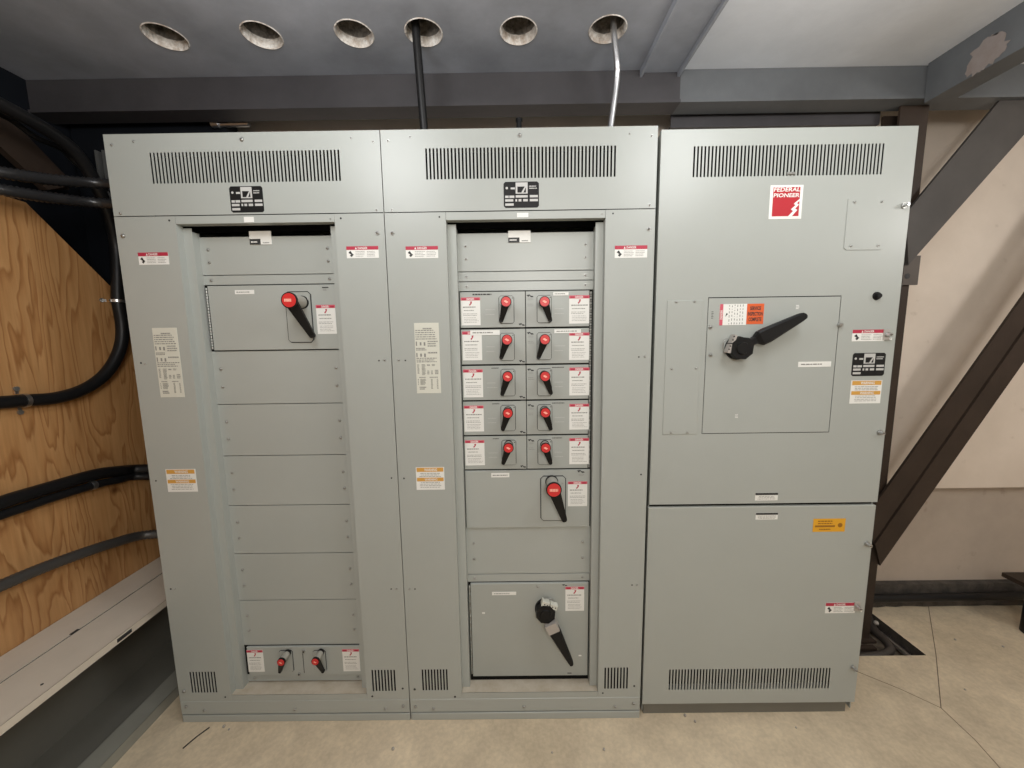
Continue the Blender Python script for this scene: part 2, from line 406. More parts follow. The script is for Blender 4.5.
def nameplate(parent, r, y):
    x0,x1,z0,z1 = r; w = x1-x0; h = z1-z0; b = MB(); f = y-.0013; g = y-.0017
    c = .05*w
    b.prism_y([(x0+c,z0),(x1-c,z0),(x1,z0+c),(x1,z1-c),(x1-c,z1),(x0+c,z1),(x0,z1-c),(x0,z0+c)], y-.0008, y+.0002, 'nameplate')
    X = lambda t: x0+w*t; Z = lambda t: z1-h*t
    b.rect(X(.34), X(.68), Z(.46), Z(.03), f, 'plate_silver'); b.rect(X(.39), X(.63), Z(.42), Z(.19), g, 'nameplate')
    b.add([(X(.50),g-.0003,Z(.42)),(X(.56),g-.0003,Z(.42)),(X(.64),g-.0003,Z(.19)),(X(.60),g-.0003,Z(.19))], [(0,1,2,3)], 'plate_silver')
    b.prism_y([(X(.09)+.035*w*math.cos(t), Z(.24)+.035*w*math.sin(t)) for t in [i*math.pi/5 for i in range(10)]], f, f+.0003, 'plate_silver')
    b.rect(X(.2), X(.32), Z(.29), Z(.22), f, 'plate_silver'); b.lines(X(.72), X(.95), Z(.3), Z(.14), 2, f, 'plate_silver', .5)
    for a,c_,q in ((.04,.14,.58),(.16,.30,.58),(.34,.68,.57),(.74,.97,.57),(.04,.27,.72),(.33,.38,.72),(.42,.50,.72),(.55,.68,.72),(.74,.97,.72),(.04,.28,.88)):
        b.rect(X(a), X(c_), Z(q+.04), Z(q-.05), f, 'plate_silver')
    return tag(b.build('nameplate', parent), 'black and silver data plate')
def strip_label(parent, r, y, print_=True, name='tape_label'):
    x0,x1,z0,z1 = r; b = MB(); lab_base(b, r, y, 'label_white')
    if print_: b.lines(x0+(x1-x0)*.08, x1-(x1-x0)*.08, z0+(z1-z0)*.25, z1-(z1-z0)*.25, 1, y-.0013, 'ink_grey', .45)
    return b.build(name, parent)
def logo_marks(b, x, z, y, w=.022):      # the small on/off print beside a breaker
    b.add([(x,y,z),(x+w*.25,y,z-w*.28),(x+w*.4,y,z-w*.05),(x+w*.65,y,z-w*.32),(x+w,y,z-w*.3),(x+w*.9,y,z-w*.12),(x+w*.6,y,z-w*.1),(x+w*.45,y,z+w*.08)], [tuple(range(8))], 'ink')
    b.lines(x+w*.2, x+w, z-w*.75, z-w*.45, 2, y, 'ink_grey', .3)

# ------------------------------------------------------------------ breaker operator (post, red knob, black lever) on a face plate
def operator(unit, plate, knob, tip, y0, prot, rk, big=False, two=True):
    "plate=(x0,x1,z0,z1) face plate; knob=(x,z); tip=(x,z)"
    x0,x1,z0,z1 = plate; c = (x1-x0)*.12
    b = MB()
    rr = lambda e: [(x0+e+c*0,z0+c),(x0+c,z0+e),(x1-c,z0+e),(x1-e,z0+c),(x1-e,z1-c),(x1-c,z1-e),(x0+c,z1-e),(x0+e,z1-c)]
    b.prism_y(rr(0), y0-.002, y0, 'ink'); b.prism_y(rr((x1-x0)*.035), y0-.0045, y0-.002, 'paint_b')
    b.build('face_plate', unit)
    yk = y0-prot; kx, kz = knob
    b = MB(); b.cyl((kx,y0-.003,kz), (kx,y0-.012,kz), rk*.98, 'black_plastic', rk*.9); b.cyl((kx,y0-.012,kz), (kx,yk+.008,kz), rk*.86, 'grey_plastic', rk*.92)
    b.build('handle_post', unit)
    b = MB(); b.cyl((kx,yk+.009,kz), (kx,yk+.001,kz), rk*1.1, 'black_plastic', seg=28); b.cyl((kx,yk+.001,kz), (kx,yk-.001,kz), rk*.97, 'red_plastic', rk*.93, seg=28)
    if big: b.text('2000', kx-rk*.62, kx+rk*.62, kz-rk*.24, kz+rk*.24, yk-.0016, 'knob_mark', .03) if False else b.lines(kx-rk*.6, kx+rk*.6, kz-rk*.25, kz+rk*.25, 1, yk-.0016, 'knob_mark', .8)
    else: b.add([(kx-rk*.5,yk-.0016,kz+rk*.1),(kx-rk*.1,yk-.0016,kz+rk*.3),(kx+rk*.5,yk-.0016,kz-rk*.1),(kx+rk*.1,yk-.0016,kz-rk*.3)], [(0,1,2,3)], 'knob_mark')
    b.build('red_knob', unit)
    tx, tz = tip; d = Vector((tx-kx, 0, tz-kz)); L = d.length; d.normalize(); s = Vector((d.z,0,-d.x))
    w0 = rk*.85; w1 = rk*.42; ya = yk+.004; yt = yk+prot*.62
    P = [Vector((kx,0,kz))+d*(rk*.2)+s*w0, Vector((kx,0,kz))+d*(rk*.2)-s*w0, Vector((tx,0,tz))-s*w1, Vector((tx,0,tz))+s*w1]
    ys = [ya,ya,yt,yt]; th = [.012,.012,.009,.009]
    vs = [(p.x,y,p.z) for p,y in zip(P,ys)] + [(p.x,y+t,p.z) for p,y,t in zip(P,ys,th)]
    mid = [(0,1,2,3),(7,6,5,4),(0,4,5,1),(1,5,6,2),(2,6,7,3),(3,7,4,0)]
    b = MB(); b.add(vs, mid, 'black_plastic')
    b.cyl((tx,yt,tz), (tx,yt+.011,tz), w1, 'black_plastic', seg=12)
    b.build('lever', unit)

# ------------------------------------------------------------------ cabinets 1 and 2
Z_PLINTH, Z_RAIL, Z_LIP, Z_SILL, Z_HEAD0, Z_HEAD1, Z_OPEN = .032, .039, .100, .1255, 2.0165, 2.286, 1.988
def slots_grid(b, x0, x1, z0, z1, n, sx0, sx1, sz0, sz1, yf, yb, mt, duty=.46):
    "sheet with n upright ventilation slots"
    pitch = (sx1-sx0)/(n-1+duty); xs = [x0]
    for i in range(n): xs += [sx0+i*pitch, sx0+i*pitch+pitch*duty]
    xs.append(x1)
    b.grid(xs, [z0,sz0,sz1,z1], [(2*i+1,1) for i in range(n)], yf, yb, mt)

def tall_cabinet(ox, label):
    W = .9515; r = empty('switchboard_cabinet', (ox+W/2, .25, 0), label, 'electrical cabinet', 'grey switchboard cabinets in a row')
    P = {}
    b = MB(); t = .002; yb = .5
    b.box(ox+.001, ox+.001+t, .0015, yb, .0, 2.284, 'paint'); b.box(ox+W-.001-t, ox+W-.001, .0015, yb, 0, 2.284, 'paint')
    b.box(ox+.003, ox+W-.003, yb-t, yb, 0, 2.284, 'paint'); b.box(ox+.003, ox+W-.003, .0015, yb-t, 2.282, 2.284, 'paint')
    b.box(ox+.003, ox+W-.003, .02, yb-t, .0, .002, 'paint')
    # near-black sheets painting in the unlit bus compartment behind the slots
    b.box(ox+.004, ox+W-.004, .16, .165, 2.0, 2.28, 'cavity_shade')
    for a,c in ((ox+.01, ox+.20),(ox+.79, ox+W-.01)): b.box(a, c, .05, .055, .045, 1.95, 'cavity_shade')
    b.build('enclosure', r)
    b = MB(); slots_grid(b, ox+.001, ox+W-.001, Z_HEAD0+.0015, Z_HEAD1, 53, ox+.1525, ox+.8085, 2.124, 2.225, 0, .0014, 'paint', .5)
    hp = b.build('header_panel', r); P['head'] = hp
    xo0, xo1 = ox+.216, ox+.776
    b = MB()
    slots_grid(b, ox+.001, xo0-.0008, .0985, Z_HEAD0-.0015, 9, ox+.055, ox+.160, .138, .234, 0, .0014, 'paint', .5)
    P['left'] = lc = b.build('side_cover', r)
    b = MB(); slots_grid(b, xo1+.0008, ox+W-.001, .0985, Z_HEAD0-.0015, 8, ox+.802, ox+.898, .137, .234, 0, .0014, 'paint', .5)
    P['right'] = rc = b.build('side_cover', r)
    b = MB(); b.cplate(xo0, xo1, Z_OPEN, Z_HEAD0-.0015, 0, .0014, 'paint', .0006); b.box(xo0, xo1, .0014, .03, Z_OPEN, Z_OPEN+.0015, 'paint')
    P['top'] = b.build('top_strip', r)
    # stepped jambs of the opening
    zt = 1.981
    b = MB(); b.box(xo0-.0016, xo0, .0015, .028, Z_SILL, zt+.006, 'paint'); b.cplate(xo0-.0016, ox+.2465, Z_SILL, zt, .0275, .029, 'paint', .0004)
    b.box(ox+.2450, ox+.2465, .029, .062, Z_SILL, zt-.012, 'paint'); P['jl'] = jl = b.build('door_jamb', r)
    b = MB(); b.box(xo1, xo1+.0016, .0015, .028, Z_SILL, zt+.006, 'paint'); b.cplate(ox+.7475, xo1+.0016, Z_SILL, zt, .0275, .029, 'paint', .0004)
    b.box(ox+.7475, ox+.7490, .029, .062, Z_SILL, zt-.012, 'paint'); P['jr'] = b.build('door_jamb', r)
    b = MB(); b.box(xo0, xo1, -.0005, .0014, Z_LIP-.001, Z_SILL, 'paint'); b.box(xo0, xo1, .0014, .075, Z_SILL-.002, Z_SILL-.0005, 'paint')
    b.rect(xo0, xo1, 0, 0, 0, 'paint')
    b.v[-4:] = [Vector(q) for q in ((xo0,0,Z_SILL),(xo1,0,Z_SILL),(xo1,.075,Z_SILL),(xo0,.075,Z_SILL))]; b.m[-1] = b.mi('dusty_sill')
    tag(b.build('sill', r), 'dusty tan sill')
    b = MB(); b.cplate(ox+.001, ox+W-.001, Z_RAIL, Z_LIP-.002, -.001, .018, 'paint', .0015); P['rail'] = rail = b.build('base_rail', r)
    b = MB(); b.cplate(ox+.004, ox+W-.001, .0, Z_PLINTH, .0, .045, 'paint', .0015); b.build('plinth', r)
    return r, P
def filler(r, ox, z0, z1, screws=2, y=.058, x0=.246, x1=.748, name='filler_panel'):
    b = MB(); b.cplate(ox+x0, ox+x1, z0+.0012, z1-.0012, y, y+.0016, 'paint', .0007); o = b.build(name, r)
    xs = [ox+x0+.030, ox+x1-.030]
    zs = [z0+(z1-z0)*(i+1)/(screws+1) for i in range(screws)]
    for x in xs:
        for z in zs: screw(o, x, y, z, .0044)
    return o

c1, P1 = tall_cabinet(0, 'grey metal switchboard cabinet with one large lever switch, leftmost of the three, beside the plywood')
c2, P2 = tall_cabinet(.9525, 'grey metal switchboard cabinet holding ten small breakers with red knobs, middle of the three')

# header fittings
nameplate(P1['head'], px_rect(229,186.5,264.5,212.2,0), 0)
nameplate(P2['head'], px_rect(503.5,182,539,207.5,0), 0)
for u,v,k in ((112,145,1),(133.7,141.5,0),(242,139.6,2),(120.8,213.3,1),(351,138,0),(373,141.6,1),(376.6,210,1)):
    screw_px(P1['head'], u, v, 0, (.003,.0038,.0058)[k])
for u,v,k in ((388,141,1),(410,137,0),(519.7,135.3,2),(391.7,209.7,1),(629.7,133.5,0),(651.6,136,1),(649.6,205,1)):
    screw_px(P2['head'], u, v, 0, (.003,.0038,.0058)[k])
# cover fittings
danger_wide(P1['left'], px_rect(137.9,252.7,169.5,264.5,0), 0); danger_wide(P1['right'], px_rect(346.3,246.5,379,257.9,0), 0)
danger_wide(P2['left'], px_rect(405.6,246.5,438.4,258,0), 0); danger_wide(P2['right'], px_rect(614.8,245.8,647,257.6,0), 0)
r_ = px_rect(152,328,185,397,0); spec_sheet(P1['left'], r_, 0)
r_ = px_rect(414,323,441.2,393,0); spec_sheet(P2['left'], r_, 0)
warning_two(P1['left'], px_rect(165.5,469.3,198,491.5,0), 0); warning_two(P2['left'], px_rect(415.7,467.3,444.9,489.5,0), 0)
for u,v,r2,k in ((123.4,236,.0062,'pan'),(169.3,220.5,.0035,'hole'),(141,363,.0035,'hole'),(145.4,364,.003,'pan'),(156,480.8,.0032,'hole'),
                 (170.8,589,.0036,'hole'),(175,589,.003,'pan'),(184.3,691,.006,'pan'),(225.3,697,.0036,'hole')):
    screw_px(P1['left'], u, v, 0, r2, k)
for u,v,r2,k in ((377.5,233,.0062,'pan'),(340.8,218.3,.0035,'hole'),(379,360.6,.003,'hole'),(384.8,360,.0035,'pan'),(391.5,478,.0032,'hole'),
                 (391.2,589,.003,'hole'),(396.4,589,.0036,'pan'),(402.7,688.5,.0042,'hole'),(372.3,696.3,.0042,'hole')):
    screw_px(P1['right'], u, v, 0, r2, k)
for u,v,r2,k in ((392.5,233,.0062,'pan'),(439.4,217,.0032,'hole'),(398.8,360,.0035,'pan'),(405.4,360.5,.003,'hole'),(404,478.4,.0035,'hole'),
                 (409.6,589,.0036,'pan'),(415,589,.003,'hole'),(414.7,689.3,.005,'hole'),(455,696.7,.0045,'hole')):
    screw_px(P2['left'], u, v, 0, r2, k)
for u,v,r2,k in ((648.8,229,.0055,'pan'),(613,213.5,.003,'hole'),(638.8,357,.003,'hole'),(644.8,356.6,.0035,'pan'),(641,474.5,.0035,'hole'),
                 (632,585,.003,'hole'),(637,585,.0036,'pan'),(634.2,686,.004,'hole'),(602.8,693,.0036,'hole')):
    screw_px(P2['right'], u, v, 0, r2, k)
for u,v in ((186.4,706.5),(204.8,710.4),(295,709.3),(385.8,708.6),(403.3,706)): screw_px(P1['rail'], u, v, -.001, .0055)
for u,v in ((415.6,706.5),(433.8,708.6),(524,706.6),(615,706.5),(633.7,703.3)): screw_px(P2['rail'], u, v, -.001, .0055)
strip_label(P1['top'], px_rect(243.8,217,254.2,222.2,0), 0, False); strip_label(P2['top'], px_rect(517,213,528.4,217.2,0), 0, False)
for P,u,v in ((P1,330.5,219),(P2,601.9,214)): screw_px(P['top'], u, v, 0, .0022)
for v,u in ((255.5,182.5),(314,189),(370,195),(425,201)): screw_px(P1['jl'], u+.3, v, .0275, .0022, 'hole')

# ---- cabinet 1 interior front
Z1 = [1.958,1.820,1.784,1.5385,1.332,1.1255,.919,.7125,.506,.301,.165,.131]
fa = filler(c1, 0, Z1[1], Z1[0]); filler(c1, 0, Z1[2], Z1[1], 1, name='trim_strip')
strip = MB(); r_ = px_rect(249.3,231.5,272.3,244.5,.0585)
strip.box(r_[0], r_[1], .0555, .0575, r_[2], r_[3], 'label_white'); 
strip.rect(r_[0], r_[0]+(r_[1]-r_[0])*.5, r_[2], r_[2]+(r_[3]-r_[2])*.42, .0552, 'ink')
strip.lines(r_[0]+(r_[1]-r_[0])*.06, r_[0]+(r_[1]-r_[0])*.45, r_[2]+.006, r_[2]+.012, 1, .0549, 'label_white', .8)
strip.lines(r_[0]+(r_[1]-r_[0])*.6, r_[0]+(r_[1]-r_[0])*.95, r_[2]+.003, r_[2]+.009, 1, .0552, 'ink_grey', .6)
strip.build('rating_label', fa)
for i in range(3, 9): filler(c1, 0, Z1[i+1], Z1[i])
filler(c1, 0, Z1[11]-.0, Z1[10], 1, name='trim_strip')
# large switch door
b = MB(); b.cplate(.262, .7455, Z1[3]+.003, Z1[2]-.003, .052, .060, 'paint', .0012)
b.box(.2475, .7475, .0585, .0595, Z1[3]+.0005, Z1[2]-.0005, 'cavity_shade')
door = b.build('switch_door', c1)
b = MB()
n = 22
for i in range(n):
    za = Z1[3]+.008+(Z1[2]-Z1[3]-.016)*i/n; b.cyl((.2555,.0545,za), (.2555,.0545,za+.0085), .0035, 'paint_b' if i%2 else 'steel_screw', seg=10)
b.build('hinge', door)
pl = px_rect(284.6,291.4,314.8,342.6,.052)
pl = (at(284.6,291.4,y=.052).x, at(314.8,342.6,y=.052).x, at(300,342.8,y=.052).z, at(300,291.3,y=.052).z)
yk = -.04; k = at(288.7,300.2,y=yk); tp = at(310.7,335.2,y=.012)
operator(door, pl, (k.x,k.z), (tp.x,tp.z), .052, .092, .0255, True)
danger_tall(door, px_rect(315.8,305,337,333.8,.052), .052)
strip_label(door, px_rect(234.8,290.2,254.4,294,.052), .052)
b = MB(); q = at(322,287,y=.052); b.rect(q.x,q.x+.024,q.z-.004,q.z,.0516,'ink'); b.lines(q.x+.003,q.x+.02,q.z-.014,q.z-.006,2,.0516,'ink_grey',.5); b.build('switch_mark', door)
screw_px(door, 308, 299.5, .0475, .0035)
# bottom twin breaker
b = MB(); b.cplate(.262, .7455, Z1[10]+.001, Z1[9]-.003, .050, .060, 'paint', .0012); b.box(.2475, .7475, .0585, .0595, Z1[10], Z1[9], 'cavity_shade')
q = at(303.3,660,y=.05); b.box(q.x-.001, q.x+.001, .0490, .0505, Z1[10]+.012, Z1[9]-.02, 'ink')
tw = b.build('breaker_unit', c1)
for pp, kk, tt in (((279,650,294.5,671.2),(280.7,662.7),(277.9,674.6)), ((312.8,650,327.3,671),(315,662),(321.2,674.5))):
    a = at(pp[0],pp[1],y=.05); c = at(pp[2],pp[3],y=.05); k = at(*kk, y=-.005); tp = at(*tt, y=.018)
    operator(tw, (a.x, c.x, c.z, a.z), (k.x,k.z), (tp.x,tp.z), .05, .055, .0145)
danger_tall(tw, px_rect(246.6,650,264.9,671.6,.05), .05); danger_tall(tw, px_rect(342,649,360.6,671,.05), .05)
b = MB()
for u,v in ((304,651),(299.6,673.6)):
    q = at(u,v,y=.05); b.cyl((q.x,.0505,q.z),(q.x,.044,q.z),.007,'steel_screw',.006); b.cyl((q.x,.0439,q.z),(q.x,.0436,q.z),.0035,'ink')
b.build('latch_stud', tw)

# ---- cabinet 2 interior front
OX = .9525
Z2 = [1.958,1.820,1.784,1.7485,1.6105,1.4725,1.3345,1.1965,1.058,.8155,.611,.577,.151]
fa = filler(c2, OX, Z2[1], Z2[0])
r_ = px_rect(508.2,231,530.6,242.5,.0585); b = MB()
b.box(r_[0], r_[1], .0555, .0575, r_[2], r_[3], 'label_white'); b.rect(r_[0], r_[0]+(r_[1]-r_[0])*.5, r_[2], r_[2]+(r_[3]-r_[2])*.42, .0552, 'ink')
b.lines(r_[0]+(r_[1]-r_[0])*.06, r_[0]+(r_[1]-r_[0])*.45, r_[2]+.006, r_[2]+.012, 1, .0549, 'label_white', .8)
b.lines(r_[0]+(r_[1]-r_[0])*.6, r_[0]+(r_[1]-r_[0])*.95, r_[2]+.003, r_[2]+.009, 1, .0552, 'ink_grey', .6)
b.build('rating_label', fa)
filler(c2, OX, Z2[2], Z2[1], 1, name='trim_strip'); filler(c2, OX, Z2[3], Z2[2], 1, name='trim_strip')
b = MB(); b.box(OX+.2475, OX+.7475, .0585, .0595, Z2[9], Z2[3], 'cavity_shade'); b.build('breaker_gap_shade', c2)  # near-black sheet painting in the shade between the breaker units
XM = 1.4470
rows = [  # left plate, left knob, left tip, left label | right ...
 ((498.5,295.8,514.4,323.5),(506,301.6),(501.2,320.5),(460.8,297.6,480.7,325.2), (536.7,295.3,551.6,322.9),(544.7,301.6),(550.6,320),(569.2,295.5,589.2,323.4)),
 ((500,333,514.8,360.6),(507,339.8),(501.2,357.6),(462.1,331.5,482.3,360.2), (536.7,332.5,551.6,359.8),(545,339.5),(538.9,357.3),(569.2,332.7,589.2,359.8)),
 ((500.6,369,515.5,396),(507.6,376.7),(502.3,394.6),(463.1,369.5,483.3,397.2), (536.9,368.5,552,395.8),(545.2,376.4),(551.2,393.4),(569.4,367.6,589.2,395.2)),
 ((500.5,405,515.9,430.8),(507.8,413.3),(502.9,430),(463.9,405.7,484.1,431.4), (537,404.5,552.2,430.4),(545.5,412.8),(551,429.5),(569.4,403.9,588.8,429.4)),
 ((501.5,439.9,516.4,464.8),(508.4,448.2),(503.3,464),(464.9,440.3,484.9,465.2), (537.5,439.4,552.2,464.4),(545.8,448.2),(550.8,464),(569.4,438.1,588.8,464)),
]
tips_l = ['first','second','third','fourth','lowest']
for i, (lp,lk,lt,ll,rp,rk_,rt_,rl) in enumerate(rows):
    z1, z0 = Z2[3+i]-.003, Z2[4+i]+.003
    for side, (pp,kk,tt,la) in enumerate(((lp,lk,lt,ll),(rp,rk_,rt_,rl))):
        xa, xb = (OX+.2495, XM-.0012) if side == 0 else (XM+.0012, 1.6855)
        b = MB(); b.cplate(xa, xb, z0, z1, .050, .058, 'paint_b', .0012)
        if side == 0: logo_marks(b, XM-.027, z0+.013, .0492, .024)
        else:
            logo_marks(b, XM+.004, z1-.014, .0492, .026)
            b.lines(xa+.006, xa+.03, z0+.075, z0+.088, 2, .0492, 'ink_grey', .25)
        b.lines(*( (xa+.095, xa+.135) if side==0 else (xb-.13, xb-.09)), z0+.04, z0+.075, 2, .0492, 'plate_silver', .12)
        u = b.build('breaker_unit', c2)
        a = at(pp[0],pp[1],y=.05); c = at(pp[2],pp[3],y=.05); k = at(*kk, y=-.005); tp = at(*tt, y=.018)
        operator(u, (a.x, c.x, c.z, a.z), (k.x,k.z), (tp.x,tp.z), .05, .055, .0178)
        danger_tall(u, px_rect(*la, .05), .05)
        screw(u, c.x-.006, .0455, a.z-.009, .002, 'hole')
        if i == 1: strip_label(u, px_rect(*((470.2,330.4,499.8,334.9) if side == 0 else (554.3,329.4,580.9,332.9)), .0488), .0488)
        if i == 0 and side == 1: strip_label(u, px_rect(553.2,292.2,568.6,295.4,.0488), .0488)
        if i == 0 and side == 0:
            r_ = px_rect(472.5,293.2,495.5,295.6,.05); b = MB(); b.lines(r_[0], r_[1], r_[2], r_[3], 1, .0492, 'ink', .5); b.build('printed_line', u)
        if i >= 2:
            r_ = px_rect(*((484,0,493,0) if side==0 else (552,0,566,0)), .05); b = MB(); b.lines(r_[0], r_[1], z1-.012, z1-.006, 1, .0492, 'ink', .5); b.build('printed_line', u)
b = MB()
for i in range(70):
    za = Z2[8]+.005+(Z2[3]-Z2[8]-.01)*i/70; b.cyl((1.6915,.0545,za), (1.6915,.0545,za+.0075), .0042, 'paint_b' if i%2 else 'ink_grey', seg=8)
b.build('hinge', c2)
# large breaker
b = MB(); b.cplate(OX+.2495, 1.6955, Z2[9]+.001, Z2[8]-.003, .050, .060, 'paint', .0012)
q = at(577,470.5,y=.05); logo_marks(b, q.x, q.z, .0492, .03); bg = b.build('breaker_unit', c2)
a = at(540.2,475.6,y=.05); c = at(565.8,520.4,y=.05); k = at(554,490.2,y=-.04); tp = at(564.6,520.5,y=.01)
operator(bg, (a.x, c.x, c.z, a.z), (k.x,k.z), (tp.x,tp.z), .05, .09, .0265, True)
danger_tall(bg, px_rect(567.9,481.4,587,506,.05), .05); strip_label(bg, px_rect(491.2,473.1,509.4,477.2,.05), .05)
screw_px(bg, 562.5, 483.3, .0455, .003)
filler(c2, OX, Z2[10], Z2[9]); filler(c2, OX, Z2[11], Z2[10], 1, name='trim_strip')
# bottom door with rotary handle
b = MB(); b.cplate(OX+.2585, 1.6955, Z2[12], Z2[11]-.003, .050, .060, 'paint_b', .0015); b.box(OX+.2475, OX+.7475, .0605, .0615, Z_SILL, Z2[11], 'cavity_shade')
for u,v in ((483.5,613),(580,655.5)):
    q = at(u,v,y=.05); b.box(q.x-.006, q.x+.006, .0492, .0501, q.z-.003, q.z+.003, 'label_white')
q = at(562,584.5,y=.05); logo_marks(b, q.x, q.z, .0492, .022)
q = at(569.5,673,y=.05); b.box(q.x-.009, q.x+.009, .0492, .0501, q.z-.0015, q.z+.0015, 'ink')
bd = b.build('switch_door', c2)
b = MB()
for i in range(26):
    za = Z2[12]+.01+(Z2[11]-Z2[12]-.02)*i/26; b.cyl((OX+.2535,.0545,za), (OX+.2535,.0545,za+.014), .0035, 'paint_b' if i%2 else 'steel_screw', seg=10)
b.build('hinge', bd)
danger_tall(bd, px_rect(565.4,586.6,584,610.6,.05), .05); strip_label(bd, px_rect(492,592,516.2,594.9,.05), .05)
screw_px(bd, 537.8, 586.5, .05, .004)

def rotary(parent, hub_px, tip_px, y0, rh, collar=True, w0=.024, w1=.0125, hasp=(1,0), tabs=1.):
    h = at(*hub_px, y=y0-.035); t = at(*tip_px, y=y0-.05)
    h2 = Vector((h.x,0,h.z)); t2 = Vector((t.x,0,t.z)); d = (t2-h2).normalized(); s = Vector((d.z,0,-d.x))
    b = MB(); b.cyl((h.x,y0,h.z), (h.x,y0-.012,h.z), rh*1.02, 'black_plastic', seg=28)
    hexa = [(h.x+rh*math.cos(a_+.3), h.z+rh*math.sin(a_+.3)) for a_ in [i*math.pi/4 for i in range(8)]]
    b.prism_y(hexa, y0-.042, y0-.012, 'black_plastic'); b.cyl((h.x,y0-.042,h.z), (h.x,y0-.046,h.z), rh*.55, 'black_plastic', rh*.5)
    b.build('handle_hub', parent)
    L = (t2-h2).length
    b = MB()
    prof = [(rh*.5,.50,0),(rh*1.45,.50,.0),(rh*1.75,1.,-.010),(rh*2.3,1.02,-.014),(L-w1*1.2,w1/w0,-.018),(L-w1*.3,w1/w0*.8,-.018),(L,w1/w0*.3,-.017)]
    vs = []
    for l,wf,dy in prof:
        p = h2+d*l; w = w0*wf
        for sg,yy in ((1,-.03),(.75,-.036),(-.75,-.036),(-1,-.03),(-1,-.016),(1,-.016)):
            q = p+s*(w*sg); vs.append((q.x, y0+yy+dy, q.z))
    n = len(prof); fs = [tuple(range(5,-1,-1)), tuple(range(6*n-6,6*n))]
    for i in range(n-1):
        for k_ in range(6): fs.append((i*6+k_, i*6+(k_+1)%6, (i+1)*6+(k_+1)%6, (i+1)*6+k_))
    b.add(vs, fs, 'black_plastic'); b.build('lever', parent)
    if collar:
        b = MB(); p0 = h2+d*(rh*.98); p1 = h2+d*(rh*1.95); w = w0*1.0
        q = [p0+s*w, p1+s*w, p1-s*w, p0-s*w]
        b.prism_y([(v.x,v.z) for v in q], y0-.056, y0-.012, 'steel_plate'); tag(b.build('lever_collar', parent), 'plain grey metal collar')
    hx, hz = hasp
    b = MB(); e = Vector((hx,0,hz)).normalized(); f_ = Vector((-e.z,0,e.x))
    p = h2+e*rh*(.72 if tabs == 1. else .8)
    for o_,l_ in ((-.5,.9),(.35,1.0)):
        c_ = p+f_*(rh*o_)
        q = [c_+f_*rh*.38, c_+f_*rh*.38+e*rh*.5*l_*tabs, c_-f_*rh*.38+e*rh*.5*l_*tabs, c_-f_*rh*.38]
        b.prism_y([(v.x,v.z) for v in q], y0-.040, y0-.014, 'label_cream' if tabs == 1. else 'steel_plate')
        for j in (-.2,.1): 
            m_ = c_+f_*rh*j+e*rh*.25; b.cyl((m_.x,y0-.0402,m_.z), (m_.x,y0-.0408,m_.z), rh*.07, 'ink', seg=8)
    w_ = h2+e*rh*1.25
    b.tube([(w_.x-f_.x*rh*.5,y0-.02,w_.z-f_.z*rh*.5),(w_.x+e.x*rh*.35,y0-.03,w_.z+e.z*rh*.35),(w_.x+f_.x*rh*.6,y0-.02,w_.z+f_.z*rh*.6)], .0018, 'steel_screw', 6)
    tag(b.build('locking_tab', parent), 'pale metal locking tab')
mat('steel_plate', (.42,.39,.36), .4, metal=.2)
rotary(bd, (545.6,613.6), (572.0,665.6), .05, .0405, True, .0235, .0105, (.35,1))

# ------------------------------------------------------------------ cabinet 3 (main switch)
X3a, X3b = 1.915, 2.790
c3 = empty('switchboard_cabinet', ((X3a+X3b)/2, .25, 0), 'grey two-door main switch cabinet with long black handle and red logo, rightmost of the three', 'electrical cabinet', 'grey switchboard cabinets in a row')
b = MB(); t = .003
b.box(X3a+.002, X3a+.002+t, .0165, .5, .02, 2.266, 'paint'); b.box(X3b-.002-t, X3b-.002, .0165, .5, .02, 2.266, 'paint')
b.box(X3a+.005, X3b-.005, .497, .5, .02, 2.266, 'paint'); b.box(X3a+.005, X3b-.005, .0165, .497, 2.262, 2.266, 'paint'); b.box(X3a+.005, X3b-.005, .03, .497, .063, .066, 'paint')
b.box(X3a+.006, X3b-.006, .09, .094, .03, 2.26, 'cavity_shade'); b.box(X3a+.005, X3b-.005, .018, .03, .905, .94, 'cavity_shade')
b.build('enclosure', c3)
b = MB(); b.box(X3a+.01, X3b-.02, .02, .49, 0, .062, 'wireway_dark'); b.build('plinth', c3)
# upper door: slots row and an opening for the handle panel
IX0, IX1, IZ0, IZ1 = 2.1025, 2.5805, 1.2060, 1.7095
n = 53; sx0, sx1 = 2.0275, 2.680; duty = .5; pitch = (sx1-sx0)/(n-1+duty); cols = []
for i in range(n): cols += [sx0+i*pitch, sx0+i*pitch+pitch*duty]
b = MB()
b.grid([X3a]+cols+[X3b], [2.0,2.1185,2.2185,2.273], [(2*i+1,1) for i in range(n)], 0, .0016, 'paint')
b.grid([X3a,IX0,IX1,X3b], [.9295,IZ0,IZ1,2.0], [(1,1)], 0, .0016, 'paint')
for a,c in ((X3a,X3a+.0016),(X3b-.0016,X3b)): b.box(a, c, .0016, .016, .9295, 2.273, 'paint')
b.box(X3a,X3b,.0016,.016,2.2714,2.273,'paint'); b.box(X3a,X3b,.0016,.016,.9295,.9311,'paint')
ud = b.build('upper_door', c3)
b = MB(); b.cplate(IX0+.0022, IX1-.0022, IZ0+.0022, IZ1-.0032, -.0006, .0018, 'paint', .0010); b.box(IX0-.004, IX1+.004, .003, .004, IZ0-.004, IZ1+.004, 'cavity_shade')
hp3 = b.build('handle_panel', c3)
rotary(hp3, (741.6,348.2), (806.8,315.0), 0, .0415, False, .0270, .0150, (-1,.35), .55)
